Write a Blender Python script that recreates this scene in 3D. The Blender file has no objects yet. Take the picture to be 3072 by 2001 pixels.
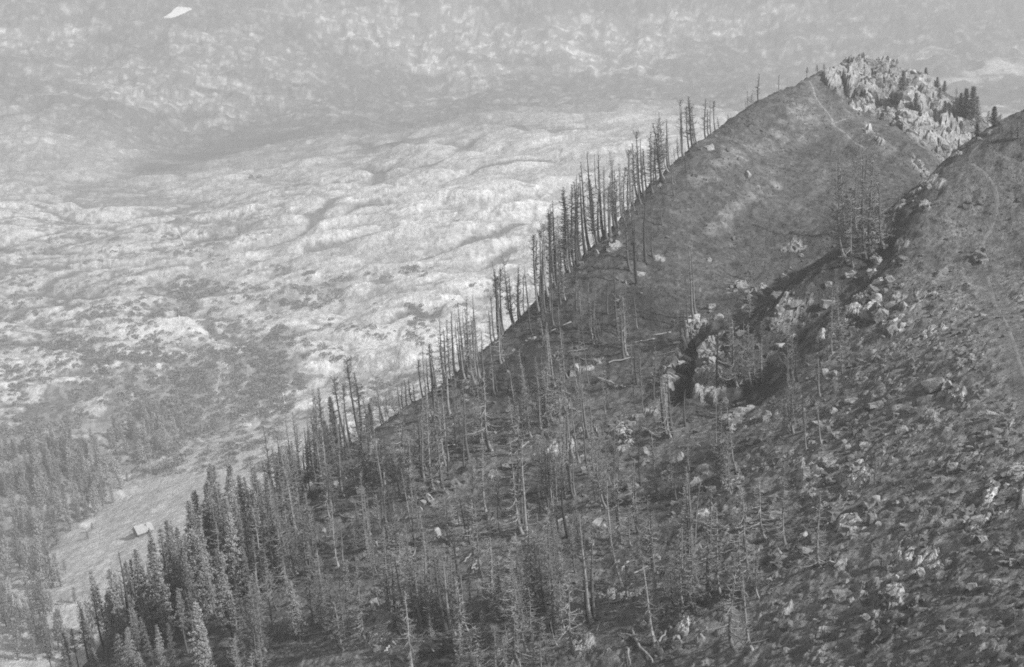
import bpy, bmesh, math, random
import numpy as np
from mathutils import Vector, Matrix, noise as mnoise

# ------------------------------------------------------------------ camera, world, sun, exposure
PITCH, ROLL = math.radians(17.0), math.radians(-3.5)
FPX = 4267.0                                   # focal length in photograph pixels (3072 wide)
CAM = np.array([0.0, 0.0, 340.0])
SUN_EL, SUN_AZ = math.radians(38.0), math.radians(-28.0)    # azimuth measured from +X towards +Y
EXPOSURE = 0.50

scene = bpy.context.scene
scene.view_settings.view_transform = 'Standard'
scene.view_settings.look = 'None'
scene.view_settings.exposure = EXPOSURE
scene.view_settings.gamma = 1.0
scene.view_settings.use_curve_mapping = False

cam_data = bpy.data.cameras.new('camera')
cam_data.sensor_width = 36.0
cam_data.lens = FPX * 36.0 / 3072.0
cam_data.clip_start = 1.0
cam_data.clip_end = 12000.0
cam = bpy.data.objects.new('camera', cam_data)
scene.collection.objects.link(cam)
RM = Matrix.Rotation(math.pi / 2 - PITCH, 3, 'X') @ Matrix.Rotation(ROLL, 3, 'Z')
cam.matrix_world = Matrix.Translation(Vector(CAM)) @ RM.to_4x4()
scene.camera = cam
Rn = np.array(RM)
C_R, C_U, C_F = Rn[:, 0], Rn[:, 1], -Rn[:, 2]

world = bpy.data.worlds.new('World')
scene.world = world
world.use_nodes = True
wn = world.node_tree
wn.nodes.clear()
sky = wn.nodes.new('ShaderNodeTexSky')
sky.sky_type = 'NISHITA'
sky.sun_disc = False
sky.sun_elevation = SUN_EL
sky.sun_rotation = math.pi / 2 - SUN_AZ
bw = wn.nodes.new('ShaderNodeRGBToBW')          # black-and-white film: no hue anywhere
bg = wn.nodes.new('ShaderNodeBackground')
bg.inputs['Strength'].default_value = 0.12
wo = wn.nodes.new('ShaderNodeOutputWorld')
wn.links.new(sky.outputs[0], bw.inputs[0])
wn.links.new(bw.outputs[0], bg.inputs[0])
wn.links.new(bg.outputs[0], wo.inputs[0])

sun_data = bpy.data.lights.new('sun', 'SUN')
sun_data.energy = 4.0
sun_data.angle = math.radians(0.55)
sun = bpy.data.objects.new('sun', sun_data)
scene.collection.objects.link(sun)
SUN_DIR = Vector((math.cos(SUN_EL) * math.cos(SUN_AZ), math.cos(SUN_EL) * math.sin(SUN_AZ), math.sin(SUN_EL)))
sun.rotation_euler = SUN_DIR.to_track_quat('Z', 'Y').to_euler()

scene.render.engine = 'CYCLES'
scene.cycles.use_denoising = False
scene.cycles.max_bounces = 4
scene.cycles.volume_bounces = 0
scene.cycles.pixel_filter_type = 'BLACKMAN_HARRIS'
scene.cycles.filter_width = 1.8

COL = scene.collection
rng = random.Random(11)
nrg = np.random.RandomState(5)

# ------------------------------------------------------------------ helpers: rays, noise, splines
def ray(px, py):
    v = C_F + C_R * ((px - 1536.0) / FPX) + C_U * ((1000.5 - py) / FPX)
    return v

def unproj(px, py, d):
    return CAM + ray(px, py) * d

def to_z(px, py, z):
    v = ray(px, py)
    return CAM + v * ((z - CAM[2]) / v[2])

def project(P):
    q = np.asarray(P, float) - CAM
    d = q @ C_F
    return 1536.0 + FPX * (q @ C_R) / d, 1000.5 - FPX * (q @ C_U) / d, d

def _hash(ix, iy, seed):
    h = (ix.astype(np.int64) * 374761393 + iy.astype(np.int64) * 668265263 + seed * 974711) & 0xFFFFFFFF
    h = ((h ^ (h >> 13)) * 1274126177) & 0xFFFFFFFF
    h = (h ^ (h >> 16)) & 0xFFFFFFFF
    return h

def perlin(x, y, seed=0):
    ix, iy = np.floor(x), np.floor(y)
    fx, fy = x - ix, y - iy
    ix, iy = ix.astype(np.int64), iy.astype(np.int64)
    u = fx * fx * fx * (fx * (fx * 6 - 15) + 10)
    v = fy * fy * fy * (fy * (fy * 6 - 15) + 10)
    def g(dx, dy):
        a = _hash(ix + dx, iy + dy, seed) * (2 * math.pi / 4294967296.0)
        return np.cos(a) * (fx - dx) + np.sin(a) * (fy - dy)
    n0 = g(0, 0) * (1 - u) + g(1, 0) * u
    n1 = g(0, 1) * (1 - u) + g(1, 1) * u
    return (n0 * (1 - v) + n1 * v) * 1.5

def fbm(x, y, octv, seed=0, gain=0.5, lac=2.03):
    s, a, t = 0.0, 1.0, 0.0
    for i in range(octv):
        s = s + a * perlin(x, y, seed + i * 17)
        t += a
        a *= gain
        x, y = x * lac + 13.7, y * lac - 7.3
    return s / t

def voro(x, y, seed=0):
    """nearest cell: (distance, second distance, random number of the cell, offset from its centre)"""
    ix, iy = np.floor(x), np.floor(y)
    d1 = np.full(x.shape, 9.0); d2 = np.full(x.shape, 9.0); cid = np.zeros(x.shape); rx = np.zeros(x.shape); ry = np.zeros(x.shape)
    for ox in (-1, 0, 1):
        for oy in (-1, 0, 1):
            h = _hash(ix + ox, iy + oy, seed)
            fx = ix + ox + (h & 0xFFFF) / 65536.0; fy = iy + oy + ((h >> 16) & 0xFFFF) / 65536.0
            dx, dy = x - fx, y - fy
            d = dx * dx + dy * dy
            near = d < d1
            d2 = np.where(near, d1, np.minimum(d2, d))
            cid = np.where(near, ((h * 2654435761) >> 8 & 0xFFFF) / 65536.0, cid)
            rx = np.where(near, dx, rx); ry = np.where(near, dy, ry)
            d1 = np.where(near, d, d1)
    return np.sqrt(d1), np.sqrt(d2), cid, rx, ry

def sstep(a, b, x):
    t = np.clip((x - a) / (b - a), 0, 1)
    return t * t * (3 - 2 * t)

class TPS:
    def __init__(self, pts, lam):
        P = np.asarray(pts, float)
        self.s = 100.0
        self.xy = P[:, :2] / self.s
        n = len(P)
        K = self.k(self.xy, self.xy) + lam * np.eye(n)
        Q = np.hstack([np.ones((n, 1)), self.xy])
        A = np.block([[K, Q], [Q.T, np.zeros((3, 3))]])
        self.w = np.linalg.solve(A, np.concatenate([P[:, 2], np.zeros(3)]))
    @staticmethod
    def k(a, b):
        d2 = ((a[:, None, :] - b[None, :, :]) ** 2).sum(-1)
        return 0.5 * d2 * np.log(d2 + 1e-9)
    def __call__(self, x, y):
        x, y = np.asarray(x, float), np.asarray(y, float)
        sh = x.shape
        q = np.stack([x.ravel(), y.ravel()], 1) / self.s
        out = np.empty(len(q))
        for i in range(0, len(q), 40000):
            c = q[i:i + 40000]
            out[i:i + 40000] = self.k(c, self.xy) @ self.w[:-3] + self.w[-3] + c @ self.w[-2:]
        return out.reshape(sh)

# ------------------------------------------------------------------ landform of the burnt ridge (pixel, depth) -> world points
SKYLINE = [(-120, 2250, 190), (80, 2120, 196), (260, 1990, 202), (400, 1800, 210), (600, 1620, 222), (800, 1480, 232), (1000, 1350, 240),
           (1200, 1235, 247), (1400, 1085, 255), (1500, 1000, 262), (1640, 865, 272), (1750, 775, 280), (1830, 692, 288),
           (1940, 562, 305), (2060, 445, 325), (2250, 312, 365), (2430, 222, 398)]
FACE = [(3300, 2250, 82), (2600, 2250, 98), (1800, 2250, 124), (1000, 2250, 148), (300, 2250, 170),
        (3300, 1800, 100), (3072, 1990, 95), (2600, 1990, 110), (2200, 1990, 125), (1800, 1990, 138), (1400, 1990, 150), (1000, 1990, 163), (600, 1990, 178),
        (3072, 1500, 122), (2600, 1500, 143), (2200, 1500, 166), (1800, 1500, 184), (1400, 1500, 199), (1000, 1550, 212), (800, 1680, 207),
        (3072, 1100, 155), (2800, 1100, 168), (2500, 1150, 184), (2250, 1200, 198), (2000, 1150, 218), (1700, 1150, 232), (1500, 1150, 240),
        (3300, 1100, 150), (3300, 700, 196), (3072, 700, 205), (2900, 700, 212), (2700, 800, 208), (2560, 900, 204),
        (2780, 548, 238), (2700, 606, 230), (2620, 690, 221), (2560, 770, 215),
        (2960, 432, 262), (3072, 418, 258), (3300, 400, 255), (2880, 482, 252),
        (1900, 900, 260), (2050, 820, 272), (2200, 720, 292), (2300, 900, 255), (2150, 1000, 240), (1900, 1020, 245),
        (2400, 620, 312), (2460, 760, 282), (2250, 460, 336), (2450, 450, 350), (2560, 560, 322), (2560, 350, 376), (2700, 420, 356), (2800, 470, 345),
        (2460, 290, 388), (2640, 250, 398), (2800, 330, 385)]
PEAK = [(2530, 195, 404), (2650, 185, 408), (2790, 240, 402), (2880, 300, 396), (2960, 360, 390)]
def dense(pl, k):
    out = []
    for a, b in zip(pl[:-1], pl[1:]):
        for i in range(k):
            out.append(tuple(a[j] + (b[j] - a[j]) * i / k for j in range(3)))
    return out + [pl[-1]]
SKYLINE, PEAK = dense(SKYLINE[:13], 3) + dense(SKYLINE[12:] + PEAK[:1], 6)[1:], dense(PEAK, 3)
ctl = []
for (a, b, c) in FACE:
    ctl.append(unproj(a, b, c))
CREST = []
for (a, b, c) in SKYLINE + PEAK:
    p = unproj(a, b, c)
    ctl.append(p); CREST.append(p[:2])
    h = np.array([p[0], p[1]]); e = h / np.linalg.norm(h)
    ctl.append(np.array([p[0] + e[0] * 45, p[1] + e[1] * 45, p[2] - 14]))
CREST.append(unproj(3120, 430, 384)[:2])
CREST = np.array(CREST)
for (a, b, c, dd, dz) in ((2780, 548, 238, 26, -13), (2700, 606, 230, 24, -14), (2620, 690, 221, 20, -11), (2960, 432, 262, 30, -16),
                          (3072, 418, 258, 30, -22), (3072, 418, 258, 75, -50), (3300, 400, 255, 40, -35), (3300, 400, 255, 100, -90), (2960, 432, 262, 70, -36)):
    p = unproj(a, b, c)
    h = np.array([p[0], p[1]]); e = h / np.linalg.norm(h)
    ctl.append(np.array([p[0] + e[0] * dd, p[1] + e[1] * dd, p[2] + dz]))
ridge_tps = TPS(ctl, 0.003)

# coarse lookup grid of the smooth ridge
GX0, GX1, GY0, GY1, GS = -300.0, 340.0, 60.0, 640.0, 2.0
gx = np.arange(GX0, GX1 + 1, GS); gy = np.arange(GY0, GY1 + 1, GS)
def crest_drop(x, y):
    """fall of the ground behind the crest line (crest drawn in plan, far side on its left)"""
    best = np.full(x.shape, 1e9); sg = np.zeros(x.shape)
    n = len(CREST)
    for k in range(n - 1):
        a, b = CREST[k], CREST[k + 1]
        v = b - a; L2 = v @ v
        t = ((x - a[0]) * v[0] + (y - a[1]) * v[1]) / L2
        t = np.clip(t, -1e3 if k == 0 else 0, 1e3 if k == n - 2 else 1)
        dx, dy = x - a[0] - t * v[0], y - a[1] - t * v[1]
        d = np.hypot(dx, dy)
        m = d < best
        best = np.where(m, d, best); sg = np.where(m, np.sign(v[0] * (y - a[1]) - v[1] * (x - a[0])), sg)
    sd = best * sg
    return 0.55 * (sd + np.sqrt(sd * sd + 4.0)) - 0.5
MGX, MGY = np.meshgrid(gx, gy)
GZ = ridge_tps(MGX, MGY) - crest_drop(MGX, MGY)
def bil(G, x, y):
    fx = np.clip((x - GX0) / GS, 0, G.shape[1] - 1.001); fy = np.clip((y - GY0) / GS, 0, G.shape[0] - 1.001)
    ix, iy = fx.astype(int), fy.astype(int); u, v = fx - ix, fy - iy
    return (G[iy, ix] * (1 - u) + G[iy, ix + 1] * u) * (1 - v) + (G[iy + 1, ix] * (1 - u) + G[iy + 1, ix + 1] * u) * v
def ridge_base(x, y):
    return bil(GZ, np.asarray(x, float), np.asarray(y, float))
def ridge_hit(px, py, d0=70.0, d1=520.0):
    v = ray(px, py)
    d = np.arange(d0, d1, 0.5)
    P = CAM[None] + v[None] * d[:, None]
    below = P[:, 2] < ridge_base(P[:, 0], P[:, 1])
    k = np.argmax(below)
    if not below[k]:
        return None
    return P[k]

# ------------------------------------------------------------------ landform of the valley
VAL = []
def vz(px, py, z): VAL.append(to_z(px, py, z))
def vd(px, py, d): VAL.append(unproj(px, py, d))
for a in ((-300, 2300, 62), (-100, 1990, 60), (200, 1990, 62), (60, 1850, 58), (430, 1600, 58), (620, 1600, 66), (800, 1310, 56), (640, 1350, 52), (900, 1500, 70),
          (330, 1480, 38), (200, 1600, 40), (0, 1650, 34), (100, 1430, 26), (0, 1300, 22), (300, 1300, 20), (500, 1290, 14), (700, 1290, 30),
          (450, 1180, 15), (800, 1180, 18), (640, 1120, 20), (250, 1060, 26), (0, 1080, 26), (300, 900, 24), (0, 900, 22), (700, 960, 22), (1000, 1050, 30), (1000, 900, 32),
          (1250, 900, 38), (1000, 720, 42), (620, 780, 30), (480, 640, 20), (300, 680, 30), (0, 680, 34), (1300, 600, 54), (1600, 520, 60), (1000, 560, 44), (1900, 900, 30), (2300, 900, 20),
          (1250, 470, 52), (1800, 350, 74), (1500, 340, 58), (700, 500, 22), (520, 440, 14), (900, 410, 20), (2600, 600, 40)):
    vz(*a)
for a in ((0, 560, 1760), (0, 330, 2130), (0, 0, 2520), (300, 380, 2080), (600, 300, 2290), (600, 0, 2560), (1000, 260, 2420), (1000, 0, 2680), (1400, 240, 2500), (1400, 0, 2720),
          (1900, 250, 2520), (1900, 0, 2800), (2400, 150, 2650), (2400, -60, 2860), (2900, 150, 2600), (3000, 300, 2300), (3072, 0, 2800), (-300, 0, 2500), (3400, 0, 2800), (3400, 350, 2200),
          (1400, -350, 3000), (0, -350, 2800), (3000, -350, 3100)):
    vd(*a)
val_tps = TPS(VAL, 0.004)
VX0, VY0, VS = -1700.0, 380.0, 12.0
vgx = np.arange(-1700, 1701, VS); vgy = np.arange(380, 3301, VS)
VZ = val_tps(*np.meshgrid(vgx, vgy))
def val_base(x, y):
    fx = np.clip((np.asarray(x, float) - VX0) / VS, 0, VZ.shape[1] - 1.001); fy = np.clip((np.asarray(y, float) - VY0) / VS, 0, VZ.shape[0] - 1.001)
    ix, iy = fx.astype(int), fy.astype(int); u, v = fx - ix, fy - iy
    return (VZ[iy, ix] * (1 - u) + VZ[iy, ix + 1] * u) * (1 - v) + (VZ[iy + 1, ix] * (1 - u) + VZ[iy + 1, ix + 1] * u) * v
def val_hit(px, py, d0=420.0, d1=3400.0):
    v = ray(px, py)
    d = np.arange(d0, d1, 3.0)
    P = CAM[None] + v[None] * d[:, None]
    below = P[:, 2] < val_base(P[:, 0], P[:, 1])
    k = np.argmax(below)
    return P[k] if below[k] else None

def blob_mask(x, y, blobs, hit, wob, seed, soft=0.7, amp=0.55):
    """soft patches in world metres: (px, py, along-x radius m, along-y radius m, weight)"""
    out = np.zeros_like(x)
    w = fbm(x / wob, y / wob, 4, seed, 0.6) * amp
    for (px, py, rx, ry, wt) in blobs:
        c = hit(px, py)
        if c is None:
            continue
        r = np.sqrt(((x - c[0]) / rx) ** 2 + ((y - c[1]) / ry) ** 2) + w
        out = np.maximum(out, wt * (1 - sstep(soft, 1.1, r)))
    return out

# ------------------------------------------------------------------ materials
def mat_new(name):
    m = bpy.data.materials.new(name)
    m.use_nodes = True
    nt = m.node_tree
    nt.nodes.clear()
    out = nt.nodes.new('ShaderNodeOutputMaterial')
    b = nt.nodes.new('ShaderNodeBsdfPrincipled')
    b.inputs['Roughness'].default_value = 0.9
    b.inputs['Specular IOR Level'].default_value = 0.15
    nt.links.new(b.outputs[0], out.inputs[0])
    return m, nt, b

def add_noise(nt, scale, detail=4, rough=0.6, coord=None, dist=0.0):
    n = nt.nodes.new('ShaderNodeTexNoise')
    n.inputs['Scale'].default_value = scale
    n.inputs['Detail'].default_value = detail
    n.inputs['Roughness'].default_value = rough
    n.inputs['Distortion'].default_value = dist
    if coord is not None:
        nt.links.new(coord, n.inputs['Vector'])
    return n.outputs['Fac']

def remap(nt, val, a, b, c, d):
    n = nt.nodes.new('ShaderNodeMapRange')
    n.inputs[1].default_value = a; n.inputs[2].default_value = b
    n.inputs[3].default_value = c; n.inputs[4].default_value = d
    nt.links.new(val, n.inputs[0])
    return n.outputs[0]

def mul(nt, a, b):
    n = nt.nodes.new('ShaderNodeMath'); n.operation = 'MULTIPLY'
    for i, v in enumerate((a, b)):
        if isinstance(v, float):
            n.inputs[i].default_value = v
        else:
            nt.links.new(v, n.inputs[i])
    return n.outputs[0]

def ground_mat(name, scales, amt, bump_scale, bump_dist, bump_str):
    m, nt, b = mat_new(name)
    at = nt.nodes.new('ShaderNodeAttribute'); at.attribute_name = 'alb'
    geo = nt.nodes.new('ShaderNodeNewGeometry')
    v = at.outputs['Fac']
    for s, k in zip(scales, amt):
        v = mul(nt, v, remap(nt, add_noise(nt, s, 5, 0.65, geo.outputs['Position']), 0.25, 0.75, 1 - k, 1 + k))
    nt.links.new(v, b.inputs['Base Color'])
    bp = nt.nodes.new('ShaderNodeBump')
    bp.inputs['Strength'].default_value = bump_str
    bp.inputs['Distance'].default_value = bump_dist
    nt.links.new(add_noise(nt, bump_scale, 6, 0.7, geo.outputs['Position']), bp.inputs['Height'])
    nt.links.new(bp.outputs[0], b.inputs['Normal'])
    return m

M_RIDGE = ground_mat('burnt_turf', (0.35, 1.3, 3.6), (0.25, 0.42, 0.42), 1.8, 0.45, 1.0)
M_VALLEY = ground_mat('slab_rock', (0.02, 0.10, 0.36), (0.10, 0.24, 0.40), 0.16, 4.0, 0.9)

# ------------------------------------------------------------------ terrain meshes
def grid_mesh(name, X, Y, Z, alb, mat, keep=None, flat=None):
    ny, nx = X.shape
    co = np.stack([X, Y, Z], -1).reshape(-1, 3)
    idx = np.arange(ny * nx).reshape(ny, nx)
    q = np.stack([idx[:-1, :-1], idx[:-1, 1:], idx[1:, 1:], idx[1:, :-1]], -1).reshape(-1, 4)
    if keep is not None:
        k = (keep[:-1, :-1] | keep[:-1, 1:] | keep[1:, 1:] | keep[1:, :-1]).ravel()
        q = q[k]
        used = np.unique(q)
        re = np.full(ny * nx, -1, dtype=np.int64); re[used] = np.arange(len(used))
        co = co[used]; q = re[q]; alb = alb.ravel()[used]
        if flat is not None: flat = flat.ravel()[used]
    me = bpy.data.meshes.new(name)
    me.vertices.add(len(co)); me.vertices.foreach_set('co', co.astype(np.float32).ravel())
    me.loops.add(len(q) * 4); me.loops.foreach_set('vertex_index', q.astype(np.int32).ravel())
    me.polygons.add(len(q))
    me.polygons.foreach_set('loop_start', (np.arange(len(q)) * 4).astype(np.int32))
    me.polygons.foreach_set('loop_total', np.full(len(q), 4, dtype=np.int32))
    me.polygons.foreach_set('use_smooth', np.ones(len(q), dtype=bool))
    if flat is not None:
        me.polygons.foreach_set('use_smooth', ~(flat[q].max(1) > 0.5))
    me.update(calc_edges=True)
    a = me.attributes.new('alb', 'FLOAT', 'POINT')
    a.data.foreach_set('value', np.asarray(alb, np.float32).ravel())
    me.materials.append(mat)
    ob = bpy.data.objects.new(name, me)
    COL.objects.link(ob)
    return ob

# --- valley
def valley_detail(x, y):
    ca, sa = math.cos(0.22), math.sin(0.22)
    u, v = (x * ca + y * sa), (-x * sa + y * ca)
    u = u + 25 * fbm(x / 130, y / 130, 2, 61); v = v + 14 * fbm(x / 90, y / 90, 2, 67)
    w1 = np.abs(perlin(u / 125, v / 62, 3))
    uw = u + 9 * fbm(x / 34, y / 34, 3, 73); vw = v + 6 * fbm(x / 30, y / 30, 3, 79)
    a = voro(uw / 125 + 9, vw / 36, 8); b = voro(uw / 48, vw / 15, 15)
    w2 = 0.62 * (1 - (1 - np.clip(a[1] - a[0], 0, 1)) ** 2.5)
    w3 = 0.62 * (1 - (1 - np.clip(b[1] - b[0], 0, 1)) ** 2.5)
    return w1, w2, w3, a[2], b[2]
CREV = [[(710, 742), (904, 684), (955, 633), (1000, 587), (1097, 562), (1149, 510)], [(1071, 497), (1149, 503), (1291, 490), (1368, 458), (1433, 400), (1536, 381), (1660, 390), (1750, 372)],
        [(1040, 428), (1097, 426), (1291, 426), (1407, 423), (1452, 394)], [(930, 745), (1000, 723), (1097, 697), (1162, 671)], [(1300, 750), (1355, 736), (1420, 710), (1536, 678), (1640, 640)], [(1120, 850), (1207, 839), (1323, 826), (1420, 794), (1536, 742)],
        [(1110, 555), (1226, 555), (1323, 542), (1420, 503), (1536, 484), (1650, 470)], [(26, 878), (107, 856), (185, 865), (300, 880)], [(8, 1024), (120, 1030), (258, 1037), (275, 1088), (452, 1080), (645, 1088)], [(17, 1175), (129, 1127), (258, 1106), (275, 1088)], [(322, 964), (409, 955), (538, 951)],
        [(473, 835), (538, 882), (542, 925)], [(1024, 336), (1282, 323), (1540, 293), (1755, 284), (1928, 258)], [(1480, 362), (1640, 375), (1800, 380)], [(860, 640), (1000, 640), (1080, 610), (1180, 600)], [(1040, 980), (1120, 960), (1240, 930), (1300, 945)], [(1150, 1030), (1260, 1015), (1330, 1010)],
        [(620, 960), (690, 1010), (790, 1040)], [(60, 1290), (180, 1230), (300, 1180), (420, 1180)], [(0, 960), (110, 950), (230, 930)], [(600, 870), (740, 850), (860, 800)], [(880, 905), (960, 890), (1010, 860), (1110, 830)], [(1180, 780), (1290, 770), (1390, 735)], [(1240, 660), (1400, 640), (1500, 600)]]
def crevice_mask(x, y, half):
    out = np.full(x.size, 1e9)
    xr, yr = x.ravel(), y.ravel()
    for pl in CREV:
        P = [val_hit(a, b) for a, b in pl]
        P = [p for p in P if p is not None]
        for a, b in zip(P[:-1], P[1:]):
            a2, b2 = a[:2], b[:2]
            m = (xr > min(a2[0], b2[0]) - 40) & (xr < max(a2[0], b2[0]) + 40) & (yr > min(a2[1], b2[1]) - 40) & (yr < max(a2[1], b2[1]) + 40)
            i = np.nonzero(m)[0]
            if not len(i): continue
            qx, qy = xr[i] - a2[0], yr[i] - a2[1]
            v = b2 - a2; L2 = v @ v + 1e-6
            t = np.clip((qx * v[0] + qy * v[1]) / L2, 0, 1)
            out[i] = np.minimum(out[i], np.hypot(qx - t * v[0], qy - t * v[1]))
    d = out.reshape(x.shape) + 4.0 * fbm(x / 22, y / 22, 3, 401)
    return d
NXV, NYV = 740, 640
uu = np.concatenate([np.linspace(-0.9, -0.47, 40)[:-1], np.linspace(-0.47, 0.47, NXV), np.linspace(0.47, 0.9, 40)[1:]]); yy = np.exp(np.linspace(math.log(400), math.log(3250), NYV))
U, Y = np.meshgrid(uu, yy); X = U * Y
base = val_base(X, Y)
w1, w2, w3, c2, c3 = valley_detail(X, Y)
far = sstep(1500, 2250, Y)
MEADOW = [(100, 1930, 60, 60, 1), (300, 1740, 55, 70, 1), (430, 1600, 60, 70, 1), (600, 1450, 60, 80, 1), (740, 1360, 60, 70, 1), (820, 1300, 60, 60, 1), (620, 1600, 60, 70, 1), (880, 1500, 80, 100, 1)]
meadow = blob_mask(X, Y, MEADOW, val_hit, 60, 91)
PLAIN = [(620, 465, 100, 140, 1), (800, 420, 110, 130, 1), (480, 500, 80, 100, .9), (980, 395, 90, 60, 0.6), (330, 560, 80, 60, 0.4), (1150, 430, 110, 16, .8)]
plain = blob_mask(X, Y, PLAIN, val_hit, 140, 95, 0.2)
rough = (1 - 0.93 * meadow) * (1 - 0.9 * plain)
cd = crevice_mask(X, Y, 6)
crev = (1 - sstep(3.5, 8.0, cd * np.interp(Y, [900, 1150, 1500, 2000], [1.8, 1.3, 0.75, 0.55])))
crv2 = (1 - sstep(2.0, 22.0, cd)) * np.interp(Y, [900, 1300], [0.35, 1.0])
rel = 13 * (w1 - 0.3) + 10 * (w2 - 0.3) + 5 * (c2 - .5) * sstep(0, .35, w2) + 3.0 * (w3 - 0.3) + 1.6 * (c3 - .5) * sstep(0, .35, w3) + 1.3 * np.abs(perlin(X / 8 + Y / 20, Y / 7, 45)) + 0.9 * np.abs(perlin(X / 3.5, Y / 4, 46)) - 6 * crv2
slope_rel = 30 * fbm(X / 260, Y / 420, 4, 33) + 12 * (w2 - .3) + 10 * fbm(X / 45, Y / 110, 4, 37, 0.6)
Z = base + rough * ((1 - far) * rel + far * slope_rel) + (1 - rough) * 2.0 * fbm(X / 60, Y / 60, 4, 12) + 0.6 * fbm(X / 9, Y / 9, 3, 5)
crease = np.maximum(1 - sstep(0.04, 0.10, w1 + 0.03 * fbm(X / 9, Y / 9, 2, 47)), (1 - sstep(0.06, 0.16, w2 + 0.05 * fbm(X / 9, Y / 9, 2, 49))))
nv = fbm(X / 160, Y / 200, 4, 71)
nv2 = fbm(X / 28, Y / 36, 4, 77)
dots = sstep(0.20, 0.32, fbm(X / 6.5, Y / 8, 3, 55) + 0.3 * nv)
veg = np.clip(crease * sstep(-0.35, 0.15, nv + 0.25) + 0.8 * sstep(0.22, 0.40, nv + 0.6 * nv2) + 0.55 * dots, 0, 1) * (1 - far)
w4 = np.abs(perlin((X * .97 + Y * .22) / 11 + 2 * fbm(X / 30, Y / 30, 2, 63), (Y - X * .2) / 6.5, 65))
joint = np.maximum(0.85 * (1 - sstep(0.07, 0.20, w3)) * sstep(-.35, .15, nv2 + .15), 0.5 * (1 - sstep(0.03, 0.10, w4)) * sstep(-.2, .3, nv2)) * (1 - far)
veg = np.maximum(np.maximum(veg, joint), crev)
DARKVEG = [(490, 1190, 32, 40, 1), (560, 1150, 22, 30, 1), (430, 1130, 16, 26, 1), (830, 1140, 28, 50, 1), (760, 1190, 24, 34, 1), (700, 1065, 40, 14, 0.9), (640, 1075, 30, 12, 0.9), (560, 880, 18, 34, 0.9), (940, 870, 40, 24, 0.8), (600, 860, 34, 14, 0.8), (860, 1010, 30, 16, 0.9), (740, 1130, 14, 24, .9), (600, 1230, 20, 24, .9),
           (100, 1400, 120, 90, .8), (280, 1420, 90, 80, .8), (60, 1620, 70, 60, .8), (460, 1290, 60, 40, .9)]
dveg = blob_mask(X, Y, DARKVEG, val_hit, 26, 99, 0.75, 1.5)
SLAB = [(1000, 760, 160, 200, 1), (1250, 640, 170, 250, 1), (1500, 560, 170, 250, 1), (900, 1080, 70, 60, 1), (1150, 980, 150, 120, 0.9), (1750, 420, 200, 250, 0.9), (200, 1080, 110, 50, 0.8), (500, 980, 70, 50, .8), (1400, 800, 150, 150, .9)]
slab = blob_mask(X, Y, SLAB, val_hit, 120, 103)
# far mountainside: pale rock bands and talus in duller turf
nf = fbm(X / 260 + 0.3 * Y / 100, Y / 120, 5, 111, 0.58); nf2 = fbm(X / 75, Y / 38, 4, 117, 0.62)
PALE = [(1350, 90, 280, 90, 1), (1250, 170, 120, 40, .9), (1800, 120, 150, 120, .8), (2050, 70, 120, 60, .8), (1430, 200, 80, 40, .9), (330, 230, 140, 60, .6), (450, 290, 160, 50, .7),
        (2700, 260, 90, 70, .9), (2330, 60, 100, 40, .6), (120, 120, 120, 60, .5), (760, 180, 150, 80, .5)]
pale = blob_mask(X, Y, PALE, val_hit, 120, 121)
BRIGHT = [(2890, 245, 40, 30, 1), (2980, 215, 60, 30, 1), (3060, 195, 70, 30, 1), (3020, 355, 70, 50, 1), (2950, 385, 30, 30, 1)]
bright = blob_mask(X, Y, BRIGHT, val_hit, 90, 131)
nf2 = fbm(X / 75, Y / 38, 4, 117, 0.62)
a_slab = 0.52 + 0.10 * nv2 + 0.12 * (c2 - .5) + 0.10 * (c3 - .5) + 0.10 * fbm(X / 9, Y / 12, 3, 59)
a_veg = 0.15
vv = np.maximum(np.clip(veg * (1 - 0.6 * slab), 0, 1), crev)
vv = np.maximum(vv, 0.85 * joint)
near_alb = a_slab * (1 - vv) + a_veg * vv
near_alb = near_alb * (1 + 0.12 * slab)
nf3 = fbm(X / 17, Y / 13, 4, 119, 0.62)
speck = sstep(0.05, 0.3, nf3 + 0.3 * nf2)
far_alb = 0.10 + 0.20 * sstep(0.0, 0.45, nf + 0.6 * nf2) * (0.45 + 0.55 * speck) + 0.11 * speck + 0.26 * pale * (0.35 + 0.65 * speck)
gw = 18 * fbm(X / 90, Y / 60, 3, 141)
gul = (1 - sstep(0.015, 0.085, np.abs(perlin((X + 0.35 * Y + gw) / 60, (Y - .3 * X) / 190, 143)))) + 0.7 * (1 - sstep(0.02, 0.09, np.abs(perlin((X - 0.2 * Y + gw) / 30, Y / 90, 145))))
led = (1 - sstep(0.02, 0.10, np.abs(perlin((X + gw) / 120, (Y + 0.2 * X) / 26, 147)))) * sstep(-.1, .3, nf2)
far_alb = far_alb * (1 - 0.38 * np.clip(gul, 0, 1)) * (1 + 0.45 * led)
alb = near_alb * (1 - far) + far_alb * far
alb = alb * (1 - dveg) + 0.25 * dveg
alb = alb * (1 - plain) + (0.085 + 0.025 * nv2 + 0.03 * nf2) * plain
alb = alb * (1 - meadow) + (0.45 + 0.06 * nv2 + 0.14 * fbm(X / 14, Y / 14, 4, 83)) * meadow
dkf = blob_mask(X, Y, [(3000, 285, 70, 40, 1), (3072, 255, 70, 40, 1), (2930, 310, 40, 30, .8)], val_hit, 90, 133)
alb = alb * (1 - dkf) + 0.09 * dkf
alb = alb * (1 - bright) + 0.40 * bright
valley = grid_mesh('valley_terrain', X, Y, Z, np.clip(alb, 0.04, 0.7), M_VALLEY)
valley['kind'] = 'structure'

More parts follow.
